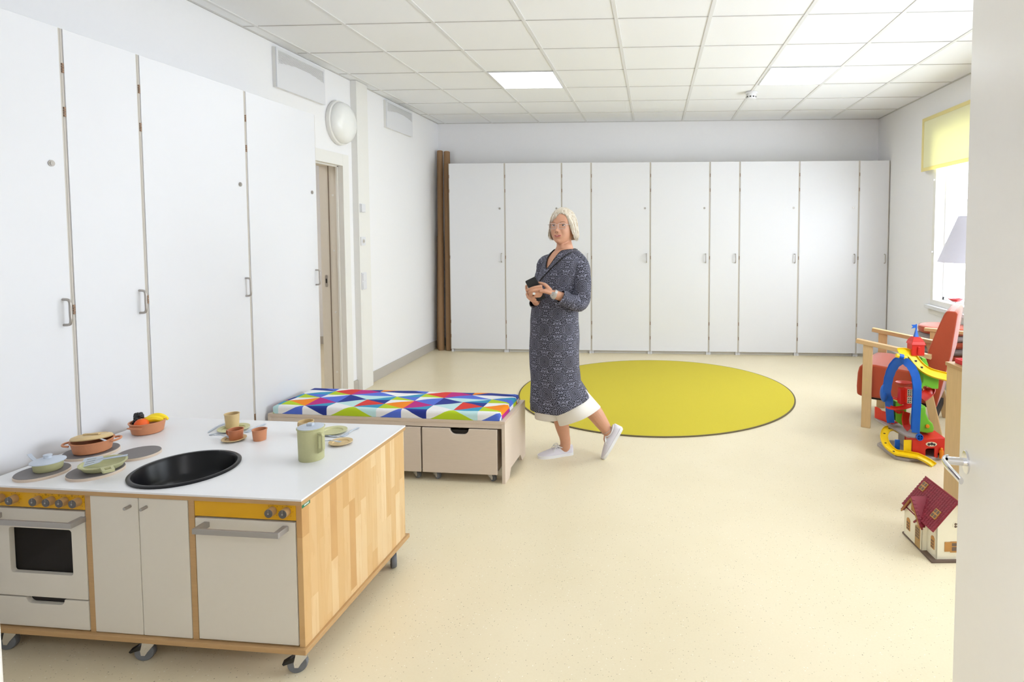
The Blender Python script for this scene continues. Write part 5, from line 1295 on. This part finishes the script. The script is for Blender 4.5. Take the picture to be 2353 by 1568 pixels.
MB().lathe([(.0186, .0005), (.0186, .0028), (.001, .0030)], n=36, M4=T).build('watch_dial', 'watch', wt_)
b = MB(); b.T = T; b.box(-.0006, .0006, 0, .013, .003, .0036).box(-.009, 0, -.0006, .0006, .003, .0036)
for k in range(12): a = 2*pi*k/12; b.box(.0155*cos(a)-.0006, .0155*cos(a)+.0006, .0155*sin(a)-.0006, .0155*sin(a)+.0006, .003, .0035)
b.build('watch_hands', 'stickerdark', wt_)
rp = Pw(1227, 675.2, -.271); MB().box(rp.x-.0075, rp.x+.0075, rp.y-.002, rp.y+.004, rp.z-.0065, rp.z+.0065).build('finger_ring', 'watch', person, bevel=.002)
c_ = Pw(1394, 990, 0); ax = (AK2-Pw(1380, 968, -.01)).normalized(); b = MB(); P = orr(c_, ax, (1, 0, .2), .0375, .0375, 24); b.tube(P+[P[0]], .0012, 6, cap=False)
for p in P[::3]: b.ball(p, .0026, 8)
b.build('anklet', 'steel', person, smooth=True)
# ---- shoes
def shoe(T):
    """low canvas sneaker, x toward the toe (heel at 0), length .235"""
    rows = [(-.004, .020, .060), (.01, .029, .066), (.035, .032, .060), (.065, .033, .052), (.095, .036, .056), (.125, .040, .056), (.155, .042, .047), (.185, .040, .037), (.210, .032, .029), (.226, .020, .022), (.232, .008, .016)]
    b = MB(); b.T = T; rg = []; n = 28
    for x, w_, h in rows:
        r_ = []
        for i in range(n):
            a = 2*pi*i/n; y = w_*cos(a); zz = sin(a); z = .014+(h-.014)*max(0, zz)**.8 if zz > 0 else .014+.006*zz
            r_.append((x, y*(1-.25*max(0, zz)**2), z))
        rg.append(r_)
    b.rings(rg); up_ = b.build('shoe', 'shoe', person, smooth=True, angle=60)
    b = MB(); b.T = T; rg = []
    out = [(x, w_+.0028) for x, w_, h in rows]; pts = out+[(x, -w_) for x, w_ in out[::-1]]
    pts = smoothpath([(x, y, 0) for x, y in pts]+[(out[0][0], out[0][1], 0)], 3)[:-1]
    b.rings([[(p.x, p.y, z) for p in pts] for z in (.0, .004, .018)]); b.build('sole', 'sole', up_, smooth=True, angle=50)
    b = MB(); b.T = T
    P = [(.052+.045*cos(2*pi*i/24), .0255*sin(2*pi*i/24), .060+.004*cos(4*pi*i/24)) for i in range(25)]; b.tube(P, .003, 8, cap=False); b.build('collar', 'sole', up_, smooth=True)
    b = MB(); b.T = T
    for k in range(4): x = .102+k*.013; b.tube([(x, -.018, .054-k*.003), (x+.003, 0, .0605-k*.0035), (x, .018, .054-k*.003)], .0022, 6)
    for s_ in (-1, 1):
        b.tube(smoothpath([(.100, 0, .062), (.096, s_*.018, .074), (.110, s_*.034, .070), (.122, s_*.030, .058), (.106, s_*.006, .062)], 5), (.0035, .0014), 8)
        b.tube(smoothpath([(.100, 0, .063), (.112, s_*.020, .068), (.128, s_*.034, .050), (.132, s_*.038, .040)], 5), (.0030, .0013), 8)
    b.build('laces', 'lace', up_, smooth=True)
hd = Vector((-.215, -.088, 0)).normalized()
T1 = Matrix.Translation(Vector((.078, .040, 0))) @ Matrix.Rotation(atan2(hd.y, hd.x), 4, 'Z'); shoe(T1)
# rear shoe stands on its toe: pitch it forward
toe = Vector((.282, -.030, .0)); pit = R(58)
T2 = Matrix.Translation(toe+Vector((.008, 0, .010))) @ Matrix.Rotation(R(192), 4, 'Z') @ Matrix.Rotation(pit, 4, 'Y') @ Matrix.Translation((-.222, 0, -.012)); shoe(T2)
# ---- phone in both hands, bag strap
ph = thing('phone', 'black phone in a leather case held in both hands of the woman', 'phone', WO)
a_ = Pw(1218, 641, -.232); c_ = Pw(1243, 690, -.222); ax = (c_-a_).normalized(); sd = (Pw(1228.5, 634, -.232)-Pw(1207, 646.5, -.232)).normalized(); sd = (sd-ax*sd.dot(ax)).normalized(); nn = ax.cross(sd)
b = MB(); b.T = Matrix((( *[sd.x, ax.x, nn.x], a_.x), (sd.y, ax.y, nn.y, a_.y), (sd.z, ax.z, nn.z, a_.z), (0, 0, 0, 1)))
pr_ = rrect(-.034, .034, 0, .148, .006, 4); b.prism(pr_, -.0065, .0065, 'z'); b.build('case', 'phone', ph, bevel=.0015)
b2 = MB(); b2.T = b.T; b2.prism(rrect(-.032, .032, .004, .144, .004, 4), .0066, .0078, 'z').prism(rrect(-.032, .032, .004, .144, .004, 4), -.0078, -.0066, 'z'); b2.build('cover_flap', 'black', ph)
bg = thing('shoulder_bag', 'small black bag with thin black strap worn across the woman', 'bag', WO)
SP = []
for u, v in ((1331, 577), (1322, 578), (1311, 582), (1301, 588), (1291, 596), (1281, 605), (1271, 614), (1261, 624), (1251, 634), (1242, 644), (1235, 652)):
    q = Pw(u, v, -.10); q.z = min(q.z, 1.362); y = front_y(q.x, q.z) if q.z < 1.355 else -.02; SP.append(Vector((q.x, y-.004, q.z)))
SP = [Vector((.112, .075, 1.30)), Vector((.116, .050, 1.352)), Vector((.118, .012, 1.362))]+SP[2:]
th0 = [R(-58), R(-75), R(-92)]
for k, th in enumerate(th0): SP.append(tors(th, 1.10-.10*k, off=.006))
for k in range(1, 7): SP.append(tors(R(-110), .93+.06*k, off=.006) if False else SP[-1].lerp(Vector((-.12, .16, .96)), .3)) if k < 2 else None
SP.append(Vector((-.15, .205, .925)))
b = MB(); b.tube(smoothpath(SP, 4), (.0062, .0022), 10); b.build('strap', 'strap', bg, smooth=True)
# bag body hangs at her right hip, mostly hidden behind the tunic
MB().box(-.222, -.10, .185, .225, .80, .93).build('bag_body', 'strap', bg, bevel=.012, seg=3)
